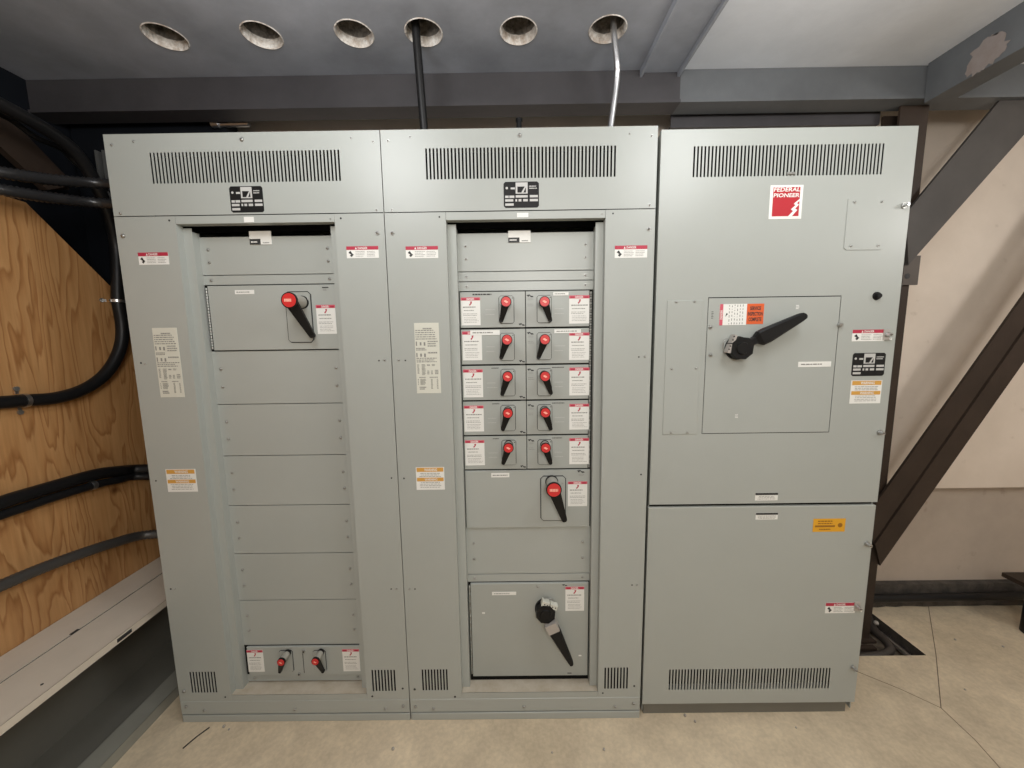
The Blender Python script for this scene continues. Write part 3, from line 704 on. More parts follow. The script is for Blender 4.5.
# service labels on the handle panel
x0,x1,z0,z1 = (at(720,304.4,y=0).x, at(747,304.4,y=0).x, at(733,325.2,y=0).z, at(733,304,y=0).z)
b = MB(); lab_base(b,(x0,x1,z0,z1),-.0006,'label_white'); w = x1-x0; h = z1-z0
b.rect(x0, x0+w*.12, z0, z1, -.0018, 'label_pink'); b.text('DANGER', x0+w*.02, x0+w*.1, z0+h*.28, z0+h*.72, -.0022, 'label_white', .02, rot=True)
for i in range(6):
    zz = z0; xx = x0+w*(.34+.1*i)
    while zz < z1-.004: l = random.uniform(.004,.012); b.rect(xx, xx+w*.025, zz+.003, min(zz+l,z1-.002), -.0018, 'ink_grey'); zz += l+.003
b.add([(x0+w*.2,-.0018,z0+h*.4),(x0+w*.26,-.0018,z0+h*.6),(x0+w*.3,-.0018,z0+h*.52)], [(0,1,2)], 'ink')
b.build('danger_label', hp3)
b = MB(); x0, x1 = x1+.0005, at(764,305.4,y=0).x; z0 += .003; lab_base(b,(x0,x1,z0,z1),-.0006,'label_hot'); w = x1-x0; h = z1-z0
for i,s_ in enumerate(('SERVICE','INSPECTION','COMPLETE')):
    k_ = (.18,.06,.12)[i]; b.text(s_, x0+w*k_, x1-w*k_, z1-h*(.32+.27*i), z1-h*(.13+.27*i), -.0018, 'ink', .03)
tag(b.build('service_label', hp3), 'orange label reading SERVICE INSPECTION COMPLETE')
pa = at(798.2,361.8,y=0); pb = at(830.5,366.6,y=0); strip_label(hp3, (pa.x,pb.x,pb.z,pa.z), -.0006)
for u,v in ((797.5,307),(736.5,416)):
    q = at(u,v,y=0); b = MB(); b.lines(q.x-.006,q.x+.006,q.z-.008,q.z+.008,3,-.0010,'label_white',.6); b.build('position_mark', hp3)
q = at(712.3,315,y=0); b = MB(); b.lines(q.x-.004,q.x+.004,q.z-.014,q.z+.014,5,-.0010,'ink',.4); b.build('printed_line', hp3)
screw_px(hp3, 710.3, 327, -.0006, .006); screw_px(hp3, 710.3, 355, -.0006, .0055)
q = at(838.9,325,y=0); b = MB(); b.cyl((q.x,.0,q.z),(q.x,-.012,q.z),.0085,'steel_screw',.007); b.box(q.x-.009,q.x+.004,-.014,-.012,q.z-.003,q.z+.003,'steel_screw'); b.build('panel_catch', hp3)
# left cover plate
b = MB(); b.cplate(1.9555, 2.084, 1.206, 1.7005, -.0022, .0, 'paint', .0012); cp = b.build('cover_plate', ud)
for u,v in ((676.3,302),(694.5,301.5),(671.7,368.9),(696.3,368.3),(671,432.6),(687.4,432.4)): screw_px(cp, u, v, -.0022, .0035)
# small blank plate
r_ = px_rect(848.0,199,882.6,249.6,0); c = .008; x0,x1,z0,z1 = (at(848,199,y=0).x, at(882.6,240,y=0).x, r_[2], r_[3])
b = MB(); b.prism_y([(x0+c,z0),(x1-c,z0),(x1,z0+c),(x1,z1-.001),(x0,z1-.001),(x0,z0+c)], -.0022, 0, 'paint'); bp_ = b.build('blank_plate', ud)
for u,v in ((854.6,202),(882,201.6),(850.8,246),(878,245.6)): screw_px(bp_, u, v, -.0022, .0038)
# maker's logo
x0,x1,z0,z1 = (at(769.6,200,y=0).x, at(802.3,200,y=0).x, at(785,219,y=0).z, at(785,185.2,y=0).z); w = x1-x0; h = z1-z0
b = MB(); lab_base(b,(x0,x1,z0,z1),0,'label_white'); f = -.0013; g = -.0018
b.rect(x0+w*.09, x1-w*.09, z0+h*.08, z1-h*.06, f, 'logo_red')
b.text('FEDERAL', x0+w*.10, x1-w*.10, z1-h*.19, z1-h*.07, g, 'label_white', .022, .12)
b.text('PIONEER', x0+w*.10, x1-w*.11, z1-h*.36, z1-h*.24, g, 'label_white', .022, .12)
X = lambda t: x0+w*t; Z = lambda t: z1-h*t
bolt = [(.92,.40),(.74,.55),(.79,.60),(.66,.72),(.73,.77),(.58,.93),(.70,.93),(.86,.74),(.79,.70),(.90,.58),(.83,.54),(.92,.46)]
b.add([(X(p),g,Z(q)) for p,q in bolt], [tuple(range(len(bolt)))], 'label_white')
tag(b.build('logo_label', ud), 'red and white square label reading FEDERAL PIONEER')
# dial, danger label, data plates
q = at(876.5,296,y=0); b = MB(); b.cyl((q.x,0,q.z),(q.x,-.006,q.z),.015,'black_plastic',.013); b.cyl((q.x,-.006,q.z),(q.x,-.014,q.z),.0095,'black_plastic',.008); b.build('knob', ud)
danger_wide(ud, (at(852.6,330,y=0).x, at(884.6,335,y=0).x, at(868,341.2,y=0).z, at(868,329.6,y=0).z), 0)
nameplate(ud, (at(852.2,362,y=0).x, at(885,362,y=0).x, at(868,375.9,y=0).z, at(868,352.9,y=0).z), 0)
warning_two(ud, (at(850.2,392,y=0).x, at(881,392,y=0).x, at(866,403.4,y=0).z, at(866,380.3,y=0).z), 0)
def notice(parent, u0,v0,u1,v1):
    r_ = px_rect(u0,v0,u1,v1,0); b = MB(); lab_base(b, r_, 0, 'label_white'); x0,x1,z0,z1 = r_; h = z1-z0
    b.rect(x0,x1,z1-h*.3,z1,-.0013,'ink'); b.lines(x0+.006,x1-.006,z0+h*.1,z0+h*.62,3,-.0013,'ink_grey',.35,True); b.build('notice_label', parent)
notice(ud, 755.3,492.8,777.4,500.2)
def latch(parent, u, v, flag=False):
    q = at(u, v, y=-.008); b = MB()
    b.cyl((q.x,.0,q.z),(q.x,-.006,q.z),.0095,'steel_screw'); b.cyl((q.x,-.006,q.z),(q.x,-.020,q.z),.0065,'bright_metal',.0055)
    b.box(q.x-.0055,q.x+.0055,-.0208,-.0198,q.z-.0009,q.z+.0009,'ink')
    if flag:
        b.box(q.x-.012,q.x+.010,-.004,0,q.z-.019,q.z+.019,'steel_plate'); b.cyl((q.x+.012,-.006,q.z-.013),(q.x+.012,-.006,q.z-.019),.004,'label_white')
    b.build('door_latch', parent)
latch(ud, 905.5,205); latch(ud, 888.2,334.6,True); latch(ud, 881.2,432.8)
q = at(790.7,173.6,y=0); b = MB(); b.cplate(q.x-.014,q.x+.014,q.z-.004,q.z+.004,-.005,0,'steel_screw',.001); b.build('clip', ud)
q = at(880.5,202,y=0)
# lower door
b = MB(); zs = [.0655,.1295,.2225,.9145]; n = 53; sx0, sx1 = 2.0185, 2.675; pitch = (sx1-sx0)/(n-1+duty); cols = []
for i in range(n): cols += [sx0+i*pitch, sx0+i*pitch+pitch*duty]
XB = 2.786
b.grid([X3a-.002]+cols+[XB], zs, [(2*i+1,1) for i in range(n)], 0, .0016, 'paint')
for a,c in ((X3a-.002,X3a-.0004),(XB-.0016,XB)): b.box(a, c, .0016, .016, zs[0], zs[3], 'paint')
b.box(X3a-.002,XB,.0,.016,zs[3],zs[3]+.0016,'paint_edge'); b.box(X3a-.002,XB,.0016,.016,zs[0],zs[0]+.0016,'paint')
ld = b.build('lower_door', c3)
notice(ld, 755.8,512.8,777.4,519.3)
x0,x1,z0,z1 = (at(813,525,y=0).x, at(845,525,y=0).x, at(829,531.6,y=0).z, at(829,518.6,y=0).z); w=x1-x0; h=z1-z0
b = MB(); lab_base(b,(x0,x1,z0,z1),0,'label_yellow'); b.lines(x0+w*.08,x0+w*.66,z0+h*.55,z0+h*.9,2,-.0013,'ink_brown',.45,True); b.rect(x0+w*.06,x0+w*.68,z0+h*.36,z0+h*.5,-.0013,'ink_brown'); b.lines(x0+w*.15,x0+w*.6,z0+h*.1,z0+h*.28,1,-.0013,'ink_brown',.5,True)
b.prism_y([(x0+w*.84+.009*math.cos(t_),z0+h*.5+.009*math.sin(t_)) for t_ in [i*math.pi/8 for i in range(16)]],-.0013,-.0010,'ink_brown')
tag(b.build('service_sticker', ld), 'small yellow sticker')
danger_wide(ld, (at(825.2,608,y=0).x, at(855,608,y=0).x, at(840,613,y=0).z, at(840,602.6,y=0).z), 0)
latch(ld, 868.5,544.6); latch(ld, 858.6,607.4,True); latch(ld, 854.3,668.6)

# ------------------------------------------------------------------ room
ZC = 2.70
def st(o): return tag(o, kind='structure')
b = MB(); PX0,PX1,PY0,PY1 = 2.86,3.405,.297,.60       # floor with the open pit by the column
fx = [-.7,PX0,PX1,6.2]; fy = [-4.2,PY0,PY1,.75]
for i in range(3):
    for j in range(3):
        if (i,j) != (1,1): b.add([(fx[i],fy[j],0),(fx[i+1],fy[j],0),(fx[i+1],fy[j+1],0),(fx[i],fy[j+1],0)], [(0,1,2,3)], 'floor')
b.add([(PX0,PY0,-.09),(PX1,PY0,-.09),(PX1,PY1,-.09),(PX0,PY1,-.09),(PX0,PY0,0),(PX1,PY0,0),(PX1,PY1,0),(PX0,PY1,0)], [(0,4,5,1),(1,5,6,2),(2,6,7,3),(3,7,4,0)], 'pit_dark')
b.add([(PX0,PY0,-.09),(PX1,PY0,-.09),(PX1,PY1,-.09),(PX0,PY1,-.09)], [(0,1,2,3)], 'pit_floor')
st(b.build('floor'))
def joint(pts, name):
    b = MB()
    for a,c in zip(pts, pts[1:]):
        a = Vector(a); c = Vector(c); d = (c-a).normalized(); s = Vector((-d.y,d.x,0))*.0017
        b.add([tuple(a-s),tuple(c-s),tuple(c+s),tuple(a+s)] , [(0,1,2,3)], 'joint_line')
        b.v[-4:] = [Vector((p.x,p.y,.0006)) for p in b.v[-4:]]
    st(b.build(name))
J = lambda u,v: at(u,v,z=0)
joint([J(858,672),J(900,689),J(941,708),J(975,740),J(1000,768),(3.12,-.45,0)], 'trim_1'); joint([J(941,708),J(936,655),J(928,604)], 'trim_2')
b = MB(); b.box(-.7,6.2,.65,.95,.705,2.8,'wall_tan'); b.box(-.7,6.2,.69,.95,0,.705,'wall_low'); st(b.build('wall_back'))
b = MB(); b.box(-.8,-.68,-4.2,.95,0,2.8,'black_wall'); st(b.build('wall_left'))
b = MB(); b.box(6.2,6.3,-4.2,.95,0,2.8,'wall_tan'); st(b.build('wall_right'))
b = MB(); b.box(-.8,6.3,-4.3,-4.2,0,2.8,'wall_tan'); st(b.build('wall_front'))
# ceiling: dark slab with six cored holes, pale bay on the right
HC = [at(u,v,z=ZC) for u,v in ((165,36.3),(261,34),(354,33),(423.5,32),(518.5,31.5),(607,32))]
HY = sum(p.y for p in HC)/6; HR = .067
b = MB(); Y0, Y1 = HY-.11, HY+.11; seg = 32
def ann(cx, cy, x0, x1, y0, y1):
    vs = []; 
    for i in range(seg):
        t = 2*math.pi*i/seg; c, s = math.cos(t), math.sin(t)
        vs.append((cx+HR*c, cy+HR*s, ZC))
    for i in range(seg):
        t = 2*math.pi*i/seg; c, s = math.cos(t), math.sin(t)
        k = min(((x1-cx) if c>0 else (cx-x0))/max(abs(c),1e-6), ((y1-cy) if s>0 else (cy-y0))/max(abs(s),1e-6))
        vs.append((cx+k*c, cy+k*s, ZC))
    # corner vertices
    cs = [(x1,y1),(x0,y1),(x0,y0),(x1,y0)]; o = len(vs); vs += [(x,y,ZC) for x,y in cs]
    fs = []
    for i in range(seg):
        j = (i+1)%seg; t0 = 2*math.pi*i/seg; t1 = 2*math.pi*(i+1)/seg; extra = None
        for q,(x,y) in enumerate(cs):
            a = math.atan2(y-cy, x-cx) % (2*math.pi)
            if t0+1e-6 < a < t1-1e-6: extra = o+q
        fs.append((i, i+seg, extra, j+seg, j) if extra is not None else (i, i+seg, j+seg, j))
    b.add(vs, fs, 'dark_slab')
xe = [-.75]+[ (HC[i].x+HC[i+1].x)/2 for i in range(5)]+[1.90]
xs = []
for i,p in enumerate(HC): ann(p.x, HY, max(xe[i],p.x-.11), min(xe[i+1],p.x+.11), Y0, Y1)
edges = [-.75]
for p in HC: edges += [p.x-.11, p.x+.11]
edges.append(2.13)
for k_ in range(0, len(edges), 2): b.add([(edges[k_],Y0,ZC),(edges[k_+1],Y0,ZC),(edges[k_+1],Y1,ZC),(edges[k_],Y1,ZC)], [(0,1,2,3)], 'dark_slab')
for ya,yb_ in ((-4.2,Y0),(Y1,.95)): b.add([(-.75,ya,ZC),(2.13,ya,ZC),(2.13,yb_,ZC),(-.75,yb_,ZC)], [(0,1,2,3)], 'dark_slab')
b.add([(2.13,-4.2,ZC),(6.3,-4.2,ZC),(6.3,.95,ZC),(2.13,.95,ZC)], [(0,1,2,3)], 'bay')
b.box(-.8,6.3,-4.3,.95,ZC+.24,ZC+.3,'dark_slab')
st(b.build('ceiling', origin=Vector((1.4,-1.5,ZC))))
who = ['leftmost of the six','second from the left','third from the left','with the dark leaning pipe through it','between the dark pipe and the bright conduit','with the bright conduit through it']
for i,p in enumerate(HC):
    b = MB(); c = Vector((p.x,HY,ZC)); n_ = 40
    rings = []
    random.seed(20+i)
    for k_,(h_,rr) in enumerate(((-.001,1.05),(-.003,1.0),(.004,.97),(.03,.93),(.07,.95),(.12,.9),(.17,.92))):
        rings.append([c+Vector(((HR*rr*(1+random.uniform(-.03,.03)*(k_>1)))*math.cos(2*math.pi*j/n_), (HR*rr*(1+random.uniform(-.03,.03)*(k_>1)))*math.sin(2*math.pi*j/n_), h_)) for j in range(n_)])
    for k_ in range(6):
        b.add(rings[k_]+rings[k_+1], [(j,(j+1)%n_,(j+1)%n_+n_,j+n_) for j in range(n_)], 'core_rim_lit' if k_ < 3 else 'core_deep_shaded', True)
    b.add(rings[6], [tuple(range(n_))], 'core_deep_shaded')
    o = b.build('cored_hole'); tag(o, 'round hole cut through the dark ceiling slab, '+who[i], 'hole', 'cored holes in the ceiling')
random.seed(3)
# beams along and across
def thing_box(name, label, cat, boxes, mt, group=None):
    b = MB()
    for q in boxes: b.box(*q, mt)
    return tag(b.build(name), label, cat, group)
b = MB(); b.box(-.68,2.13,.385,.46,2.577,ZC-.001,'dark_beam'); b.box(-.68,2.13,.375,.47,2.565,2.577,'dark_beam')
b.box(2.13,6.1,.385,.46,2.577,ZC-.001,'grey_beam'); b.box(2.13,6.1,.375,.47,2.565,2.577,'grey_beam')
tag(b.build('ceiling_beam'), 'long painted steel beam running across above all three cabinets', 'beam')
b = MB(); b.prism_x([(.50,2.525),(.57,2.525),(.57,2.535),(.51,2.535),(.51,ZC-.001),(.50,ZC-.001)], 2.14, 3.1, 'dark_beam'); tag(b.build('steel_angle'), 'dark steel angle tucked behind the top of the rightmost cabinet', 'beam')
b = MB(); b.box(1.955,2.125,-4.1,.384,ZC-.012,ZC-.001,'dark_slab'); b.box(1.955,1.965,-4.1,.384,ZC-.030,ZC-.012,'dark_slab'); b.box(2.115,2.125,-4.1,.384,ZC-.03,ZC-.012,'dark_slab')
tag(b.build('ceiling_joist'), 'flat dark steel joist between the dark slab and the pale ceiling bay', 'beam')
b = MB(); b.box(3.17,3.185,-4.1,.374,2.56,ZC+.012,'grey_beam'); b.box(3.17,3.27,-4.1,.374,2.545,2.56,'grey_beam'); b.box(3.186,3.27,-4.1,.374,ZC-.012,ZC-.001,'grey_beam')
jo = b.build('ceiling_joist'); tag(jo, 'grey steel joist with a bare rusty patch, right of the pale ceiling bay', 'beam')
b = MB(); pts = [at(*q, x=3.1695) for q in ((965,72),(973,52),(992,34),(1003,32),(1010,42),(1000,58),(985,68),(972,76))]
pp = []
for p, p2 in zip(pts, pts[1:]+pts[:1]):
    for k_ in range(5):
        q = p.lerp(p2, k_/5); pp.append((q.y+random.uniform(-.010,.010), q.z+random.uniform(-.007,.007)))
b.prism_x(pp, 3.1685, 3.1698, 'rust_patch')
tag(b.build('bare_patch', jo), 'pale rusty patch')
# column
cl = empty('steel_column', (3.2,.47,-.0895), 'dark brown steel column just right of the rightmost cabinet', 'column')
XR = at(908.4,292.5,y=.425).x
b = MB(); b.box(3.12,XR,.425,.435,-.018,2.563,'brown_steel'); b.box(3.12,XR,.505,.515,-.018,2.563,'brown_steel'); b.box(3.194,3.204,.435,.505,-.018,2.563,'brown_steel'); b.build('column_shaft', cl)
b = MB(); b.box(3.09,XR+.02,.405,.535,-.030,-.018,'brown_steel'); b.box(3.11,XR-.01,.43,.51,-.0895,-.030,'pit_floor'); b.build('base_plate', cl)
q0 = at(908,256,y=.42); q1 = at(916,285,y=.42)
b = MB(); b.box(3.2,q1.x,.413,.424,q1.z,q0.z,'brown_steel_lt'); s_ = at(907.5,276,y=.412); b.cyl((s_.x,.413,s_.z),(s_.x,.4115,s_.z),.012,'ink'); b.build('gusset_bracket', cl)
# braces
def brace(name, label, top, bot, y0, y1, extras):
    b = MB(); b.prism_y([top[0],top[1],bot[1],bot[0]], y0, y1, 'brown_steel')
    for e_ in extras(b): pass
    return tag(b.build(name), label, 'brace', 'diagonal steel braces right of the cabinets')
xz = lambda u,v,y: (at(u,v,y=y).x, at(u,v,y=y).z)
# upper brace, extended along its own direction
yA = .40
A1,A2,A3,A4 = xz(988,114,yA), xz(920,196,yA), xz(1024,134,yA), xz(913,259,yA)
ext = lambda a,c,k: (a[0]+(a[0]-c[0])*k, a[1]+(a[1]-c[1])*k)
b = MB(); toz = lambda a,c,z: (a[0]+(a[0]-c[0])*(z-a[1])/(a[1]-c[1]), z)
ta, tb = toz(A1,A2,2.563), toz(A3,A4,2.563); ba, bb = ext(A2,A1,.22), ext(A4,A3,.05)
b.prism_y([ta,tb,bb,ba], yA-.004, yA+.010, 'brace_grey')
d_ = Vector((A4[0]-A3[0],0,A4[1]-A3[1])).normalized(); n_ = Vector((d_.z,0,-d_.x))
if n_.z > 0: n_ = -n_
e1 = (tb[0]-n_.x*.012, tb[1]-n_.z*.012); e2 = (bb[0]-n_.x*.012, bb[1]-n_.z*.012)
b.prism_y([tb,bb,e2,e1], yA+.010, yA+.07, 'brace_grey')
tag(b.build('diagonal_brace'), 'upper of the two dark steel braces, rising from the column to the ceiling', 'brace', 'diagonal steel braces')
# lower brace: two flats with a seam
B1,B2,Bm1,Bm2,B3,B5 = xz(1024,296,.40), xz(886.6,489,.40), xz(1024,327,.40), xz(889.7,519,.40), xz(1024,359.7,.40), xz(911.6,519,.40)
P_ = lambda a,c,k: ext(a,c,k)
b = MB()
b.prism_y([toz(B1,B2,2.563), P_(B2,B1,.16), P_(Bm2,Bm1,.13), toz(Bm1,Bm2,2.563)], .400, .412, 'brown_steel')
mm1 = (Bm1[0]+.004, Bm1[1]-.006); mm2 = (Bm2[0]+.004, Bm2[1]-.006)
b.prism_y([toz(mm1,mm2,2.563), P_(mm2,mm1,.13), P_(B5,B3,.31), toz(B3,B5,2.563)], .394, .406, 'brown_steel')
tag(b.build('diagonal_brace'), 'lower of the two dark steel braces, double with a seam, meeting the column low down', 'brace', 'diagonal steel braces')
# curb and dark pipe at the foot of the back wall
b = MB(); poly = []
n_ = 60; 
for i in range(n_+1):
    x = 2.85+(6.0-2.85)*i/n_; poly.append((x, .636+random.uniform(-.006,.004)))
b.prism_z([(2.85,.69)]+[(x,y) for x,y in poly]+[(6.0,.69)], 0, .05, 'curb')
poly2 = [(x, .655+random.uniform(-.008,.006)) for x,_ in poly]; b.prism_z([(2.85,.69)]+poly2+[(6.0,.69)], .05, .125, 'curb')
tag(b.build('concrete_curb'), 'low dark rough curb along the foot of the back wall', 'curb')
b = MB(); b.tube([(2.9,.615,.075),(3.6,.612,.072),(4.4,.615,.076),(5.9,.615,.075)], .022, 'cable', 12)
tag(b.build('floor_pipe'), 'black pipe running along the foot of the back wall', 'pipe')
# object at right edge: steel post stub with flange
b = MB(); q = at(1012,615,z=0); cx = 4.105; b.cyl((cx,.42,0),(cx,.42,.275),.055,'cable',seg=20); b.box(cx-.12,cx+.14,.33,.50,.275,.297,'brown_steel'); b.cyl((cx-.08,.38,.297),(cx-.08,.38,.309),.014,'brown_steel_lt',seg=6)
tag(b.build('pipe_stand'), 'squat black steel stand on the floor at the right edge of the photo', 'stand')
# conduits in the pit
b = MB(); b.tube([J(874,614)+Vector((0,.05,-.02)), (3.34,.50,-.03),(3.325,.42,-.028),(3.29,.36,-.03),(3.20,.335,-.035),(3.05,.335,-.04),(2.9,.335,-.04)], .02, 'pit_pipe', 12)
tag(b.build('pit_conduit'), 'thick black conduit bending inside the floor pit at the column', 'conduit')
b = MB(); b.tube([(3.36,.585,-.06),(3.385,.50,-.06),(3.388,.40,-.06),(3.385,.31,-.06)], .014, 'bright_metal', 10, .25, 10, .008); tag(b.build('armoured_cable'), 'thin metal-sheathed cable lying along the right side of the floor pit', 'cable')
b = MB(); b.box(2.861,3.24,.375,.40,-.05,-.03,'brown_steel'); tag(b.build('pit_bar'), 'short dark steel bar crossing the floor pit in front of the column', 'bar')

# overhead pipes
p0 = at(424,128,y=.22); p1 = at(411,18,z=ZC)
b = MB(); b.tube([(p0.x+.004,.24,2.2842),(p0.x,.22,p0.z),(p1.x,p1.y+.045,ZC+.12)], .0155, 'cable', 14); tag(b.build('riser_pipe'), 'dark pipe rising with a slight lean from the middle cabinet into the ceiling', 'pipe')
b = MB(); a0 = at(611,125,y=.2); a1 = at(617,75,y=.18); a2 = at(616,20,z=ZC)
b.tube([(a0.x-.01,.2,2.2842),a0,at(615.3,92,y=.19),a1,at(617,60,y=.165),(a2.x,a2.y+.035,ZC+.003),(a2.x,a2.y+.03,ZC+.12)], .0115, 'bright_metal', 14)
tag(b.build('riser_conduit'), 'bright bent metal conduit rising from the middle cabinet into the ceiling', 'conduit')
q = at(519,119,y=.3); b = MB(); b.cyl((q.x,.3,2.2842),(q.x,.3,q.z),.011,'cable'); b.cyl((q.x,.3,q.z-.01),(q.x,.3,q.z),.014,'cable'); tag(b.build('pipe_stub'), 'short dark pipe stub standing on top of the middle cabinet', 'pipe')
q0, q1 = at(203,124,y=.40), at(234,127,y=.40)
b = MB(); b.cyl((q0.x,.506,2.575),(q1.x,.506,2.575),.014,'bright_metal'); b.cyl((q0.x,.50,2.575),(q0.x-.03,.50,2.575),.02,'bright_metal'); tag(b.build('pipe_nipple'), 'short bright pipe fitting behind the top of the leftmost cabinet', 'pipe')

# ------------------------------------------------------------------ left side: plywood, wireway, cables
XP = -.44
b = MB(); b.prism_x([(-2.6,0),(.62,0),(.62,1.62),(.455,1.70),(.385,1.832),(.115,2.108),(-.15,2.118),(-2.6,2.118)], XP-.018, XP, 'plywood')
ply = b.build('plywood_sheet'); tag(ply, 'plywood sheet with a cut-off top corner fixed on the left wall', 'plywood')
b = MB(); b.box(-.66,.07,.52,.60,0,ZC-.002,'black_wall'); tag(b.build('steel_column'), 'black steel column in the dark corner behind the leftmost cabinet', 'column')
b = MB(); a, c_ = at(-12,95,x=-.52), at(75,185,x=-.52); e_, f_ = at(-12,135,x=-.52), at(48,190,x=-.52)
b.prism_x([(a.y,a.z),(c_.y,c_.z),(f_.y,f_.z),(e_.y,e_.z)], -.55, -.52, 'brown_steel'); b.prism_x([(a.y,a.z),(c_.y,c_.z),(c_.y,c_.z-.02),(a.y,a.z-.02)], -.679, -.55, 'brown_steel')
tag(b.build('diagonal_brace'), 'dark brown steel brace slanting down above the plywood at upper left', 'brace')
# wireway trough
ww = empty('wireway_trough', (-.27,-.6,0), 'long grey metal wiring trough with open front on the floor below the plywood', 'trough')
SY0, SY1 = -2.2, .47; ZS = .472; XS = -.108
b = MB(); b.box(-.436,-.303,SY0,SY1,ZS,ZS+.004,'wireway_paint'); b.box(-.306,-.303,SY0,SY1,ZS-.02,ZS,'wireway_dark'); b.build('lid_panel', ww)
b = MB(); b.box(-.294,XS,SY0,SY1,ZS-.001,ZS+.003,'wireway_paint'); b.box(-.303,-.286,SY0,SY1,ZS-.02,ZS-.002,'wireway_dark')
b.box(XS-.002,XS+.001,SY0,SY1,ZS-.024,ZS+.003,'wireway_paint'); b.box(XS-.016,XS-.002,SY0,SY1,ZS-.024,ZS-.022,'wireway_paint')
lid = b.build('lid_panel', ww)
b = MB()
for u,v,x in ((363,388,0),):
    pass
for (u0,v0),(u1,v1) in (((80.5,634.5),(88.5,629)),):
    a = at(u0,v0,z=ZS+.004); c_ = at(u1,v1,z=ZS+.004); b.box(-.306,-.294,a.y,c_.y,ZS+.0032,ZS+.0048,'ink')
a = at(118,635,x=XS+.002); c_ = at(127,632,x=XS+.002); b.box(XS+.0002,XS+.0022,a.y-.005,a.y+.05,ZS-.018,ZS-.004,'ink')
b.build('knockout_slot', lid)
b = MB(); q = at(42,684.5,z=ZS+.003); b.cyl((q.x,q.y,ZS+.003),(q.x,q.y,ZS+.0045),.004,'ink',seg=10); b.build('screw_hole', lid)
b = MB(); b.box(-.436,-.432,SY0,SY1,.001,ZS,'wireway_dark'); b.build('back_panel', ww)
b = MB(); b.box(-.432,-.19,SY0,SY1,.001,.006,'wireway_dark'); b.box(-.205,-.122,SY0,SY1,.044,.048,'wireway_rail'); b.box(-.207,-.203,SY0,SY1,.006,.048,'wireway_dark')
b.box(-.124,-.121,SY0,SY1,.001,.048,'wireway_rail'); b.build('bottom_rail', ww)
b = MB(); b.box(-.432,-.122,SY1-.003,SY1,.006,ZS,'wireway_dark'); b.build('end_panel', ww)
# cables on the plywood
def clamp(parent, p, axis, r, ear=True, wide=.012):
    p = Vector(p); a = Vector(axis).normalized(); b = MB(); b.cyl(p-a*wide/2, p+a*wide/2, r*1.18, 'bright_metal', seg=18)
    if ear:
        n_ = a.cross(Vector((1,0,0))).normalized()
        for s_ in (-1,1):
            q = p+n_*(r*2.0*s_); b.cyl((XP+.0005,q.y,q.z),(XP+.006,q.y,q.z),.009,'steel_screw',seg=10)
            m_ = p+n_*(r*1.4*s_); b.box(XP+.0005,XP+.004,min(m_.y,q.y)-.005,max(m_.y,q.y)+.005,min(m_.z,q.z)-.005,max(m_.z,q.z)+.005,'bright_metal')
    b.build('pipe_clamp', parent)
XC = XP+.026
c = lambda u,v,dx=0: at(u,v,x=XC+dx)
b = MB(); b.tube([at(-30,90,x=-.34), at(15,112,x=-.34), at(50,132,x=-.345), at(76,153,x=-.35), at(95,182,x=-.37), at(109,215,x=-.39), c(116,245), c(117.5,275), c(118,300), c(122,325), c(121,345), c(113,364), c(100,379), c(80,391), c(55,398), c(24,400.5), c(0,402.5), c(-60,405), Vector((XC,-1.0,c(-60,405).z-.01)), Vector((XC,-2.55,c(-60,405).z-.02))], .0235, 'cable', 16)
cn = b.build('wall_conduit'); tag(cn, 'black conduit curving down and left across the plywood, clamped twice', 'conduit')
clamp(cn, c(117.5,301), (0,0,1), .0235); clamp(cn, c(24.5,400.5), (0,1,0), .022)
b = MB(); b.tube([(.0005,.40,c(148,468).z-.015),(-.2,.43,c(148,468).z-.008), c(138,469.5), c(120,471), c(95,474.5), c(60,484.5), c(30,493.5), c(0,503), c(-60,526), Vector((XC,-.9,c(-60,526).z-.10)), Vector((XC,-2.55,c(-60,526).z-.16))], .024, 'cable', 16)
tag(b.build('wall_cable'), 'thick black cable crossing the plywood, upper of a close pair', 'cable', 'pair of black cables on the plywood')
b = MB(); b.tube([(.0005,.36,c(148,475).z-.02),(-.2,.40,c(148,475).z-.012), c(138,476.5,.012), c(118,480,.012), c(93,485.5,.006), c(55,497,.004), c(30,505.5,.002), c(0,515.5), c(-60,538), Vector((XC,-.9,c(-60,538).z-.10)), Vector((XC,-2.55,c(-60,538).z-.16))], .0165, 'cable', 14)
wc = b.build('wall_cable'); tag(wc, 'thinner black cable with a silver clamp, lower of a close pair', 'cable', 'pair of black cables on the plywood')
clamp(wc, c(92.5,485.5,.006), c(80,489)-c(100,483.5), .0165, False, .016)
b = MB(); b.tube([(.0005,.34,at(157,533,x=-.36).z),(-.2,.36,at(157,533,x=-.36).z+.0), at(145,535,x=-.37), at(115,542.5,x=-.38), at(80,554,x=-.385), at(40,569,x=-.39), at(0,586,x=-.39), at(-60,612,x=-.39), Vector((-.39,-.9,at(-60,612,x=-.39).z-.06)), Vector((-.39,-2.55,at(-60,612,x=-.39).z-.08))], .0215, 'armour', 16, .16, 10, .014)
tag(b.build('armoured_cable'), 'grey ribbed armoured cable crossing the lower plywood above the trough', 'cable')
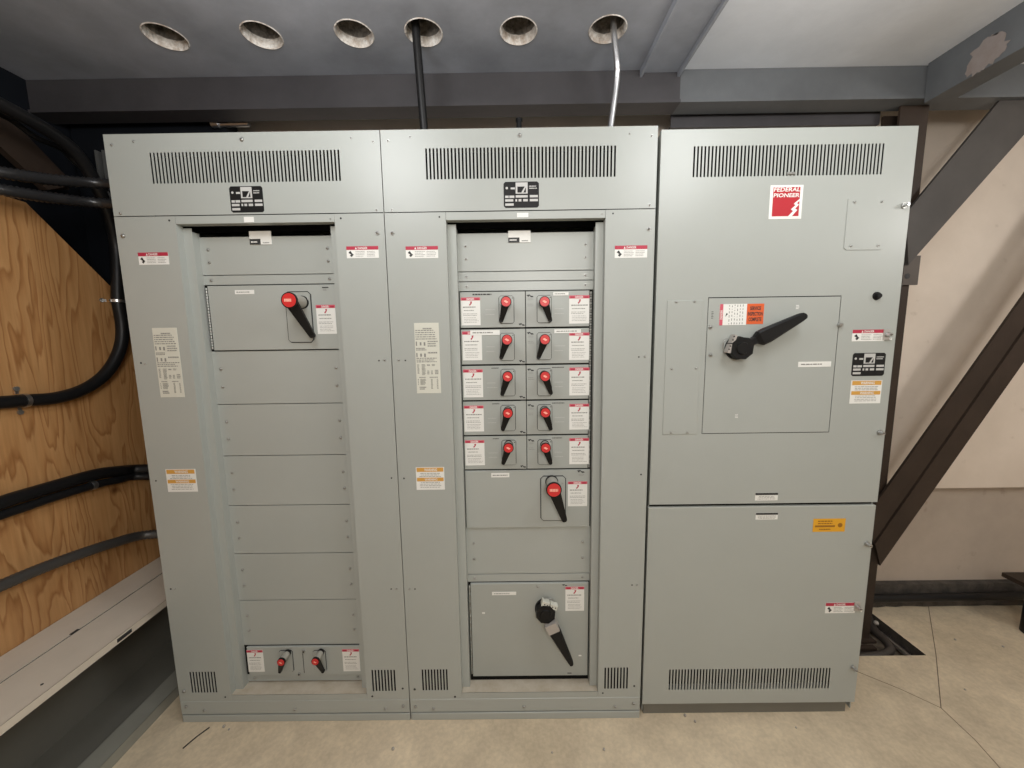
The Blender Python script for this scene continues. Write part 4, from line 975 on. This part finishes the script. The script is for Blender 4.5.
for i,(e0,pts) in enumerate((((.0005,.20,None),((104,183.5,.2),(60,180.5,.1),(30,176.8,.02),(0,172,-.05),(-40,163,-.12))), ((.0005,.20,None),((104,203.5,.2),(60,198.8,.1),(30,194.5,.02),(0,189.5,-.05),(-40,180,-.12))))):
    P = [at(u,v,y=y) for u,v,y in pts]
    P = [p for p in P if p.x > -.66]
    P = [Vector((.0005, .22, P[0].z-.002))]+P
    b = MB(); b.tube(P, .021, 'cable_flex', 16, .2, 10, .015)
    tag(b.build('flexible_conduit'), ('upper' if i==0 else 'lower')+' of two black ribbed conduits entering the top left side of the leftmost cabinet', 'conduit', 'ribbed conduits at upper left')
# hanging dark cables and strut in the upper left corner
b = MB(); b.tube([at(u,v,x=-.42) for u,v in ((-25,104),(10,119),(35,137),(62,149),(80,166))]+[Vector((-.30,.43,2.17)),Vector((-.12,.40,2.12)),Vector((.0005,.38,2.12))], .011, 'cable', 12); tag(b.build('hanging_cable'), 'thin dark cable swooping down beside the conduit at the dark upper left corner', 'cable')
q = at(97,150,x=-.12); b = MB(); y_ = .479; qa, qb = at(94,150,y=y_), at(103,212,y=y_)
b.box(qa.x,qa.x+.008,y_,y_+.04,qb.z,qa.z,'galv_dark'); b.box(qa.x+.033,qa.x+.041,y_,y_+.04,qb.z,qa.z,'galv_dark'); b.box(qa.x,qa.x+.041,y_+.036,y_+.04,qb.z,qa.z,'galv_dark')
tag(b.build('strut_channel'), 'short upright metal strut channel left of the top of the leftmost cabinet', 'strut')
# wire and debris on floor
b = MB(); b.tube([J(183,749)+Vector((0,0,.003)), J(196,738)+Vector((0,0,.003)), J(209.5,728)+Vector((0,0,.003))], .0022, 'cable', 8); tag(b.build('wire_offcut'), 'short black wire offcut on the floor before the leftmost cabinet', 'wire')
b = MB()
for u,v,s_ in ((224,727,.006),(229,730,.004),(393,749.5,.006),(552,753,.004),(604,750,.005),(685,716,.006),(695,722,.005),(796,728,.004),(858,563,.0),(876,624,.012),(955,640,.005),(1003,647,.005),(150,722,.004),(965,690,.004)):
    if s_: p = J(u,v); b.sphere((p.x,p.y,s_*.6), s_, 'debris', 1, 4)
tag(b.build('floor_debris'), 'small concrete crumbs scattered on the floor', 'debris', None, 'stuff')
b = MB(); q = J(871,655); b.box(3.10,3.16,.31,.335,-.06,-.035,'label_white'); tag(b.build('paper_scrap'), 'scrap of white paper in the floor pit beside the black conduit', 'paper')

# ------------------------------------------------------------------ lights: two overhead lamps inferred from header glare, plus two added fills
def lamp(loc, watts, size, col=(1,.965,.91)):
    l = bpy.data.lights.new('room_and_fill_lamp', 'POINT'); l.energy = watts; l.shadow_soft_size = size; l.color = col
    o = bpy.data.objects.new('room_and_fill_lamp', l); COL.objects.link(o); o.location = loc
lamp((.82,-.72,2.44), 19.5, .22, (.98,.99,1))
lamp((2.22,-.72,2.44), 18, .22, (.98,.99,1))
lamp((4.0,-1.0,2.25), 27, .15, (1,.985,.96))  # added lamp, brightens the right wall, floor and pale bay
lamp((1.6,-2.3,2.12), 78, .30, (1,.975,.93))  # added fill behind the viewer, lifts cabinets and floor
w = bpy.data.worlds.new('world'); sc.world = w; w.use_nodes = True
w.node_tree.nodes['Background'].inputs[0].default_value = (.5,.5,.5,1); w.node_tree.nodes['Background'].inputs[1].default_value = .1

vs_ = sc.view_settings; vs_.view_transform = 'Standard'; vs_.look = 'None'; vs_.gamma = 1; vs_.use_curve_mapping = False; vs_.exposure = 0.0
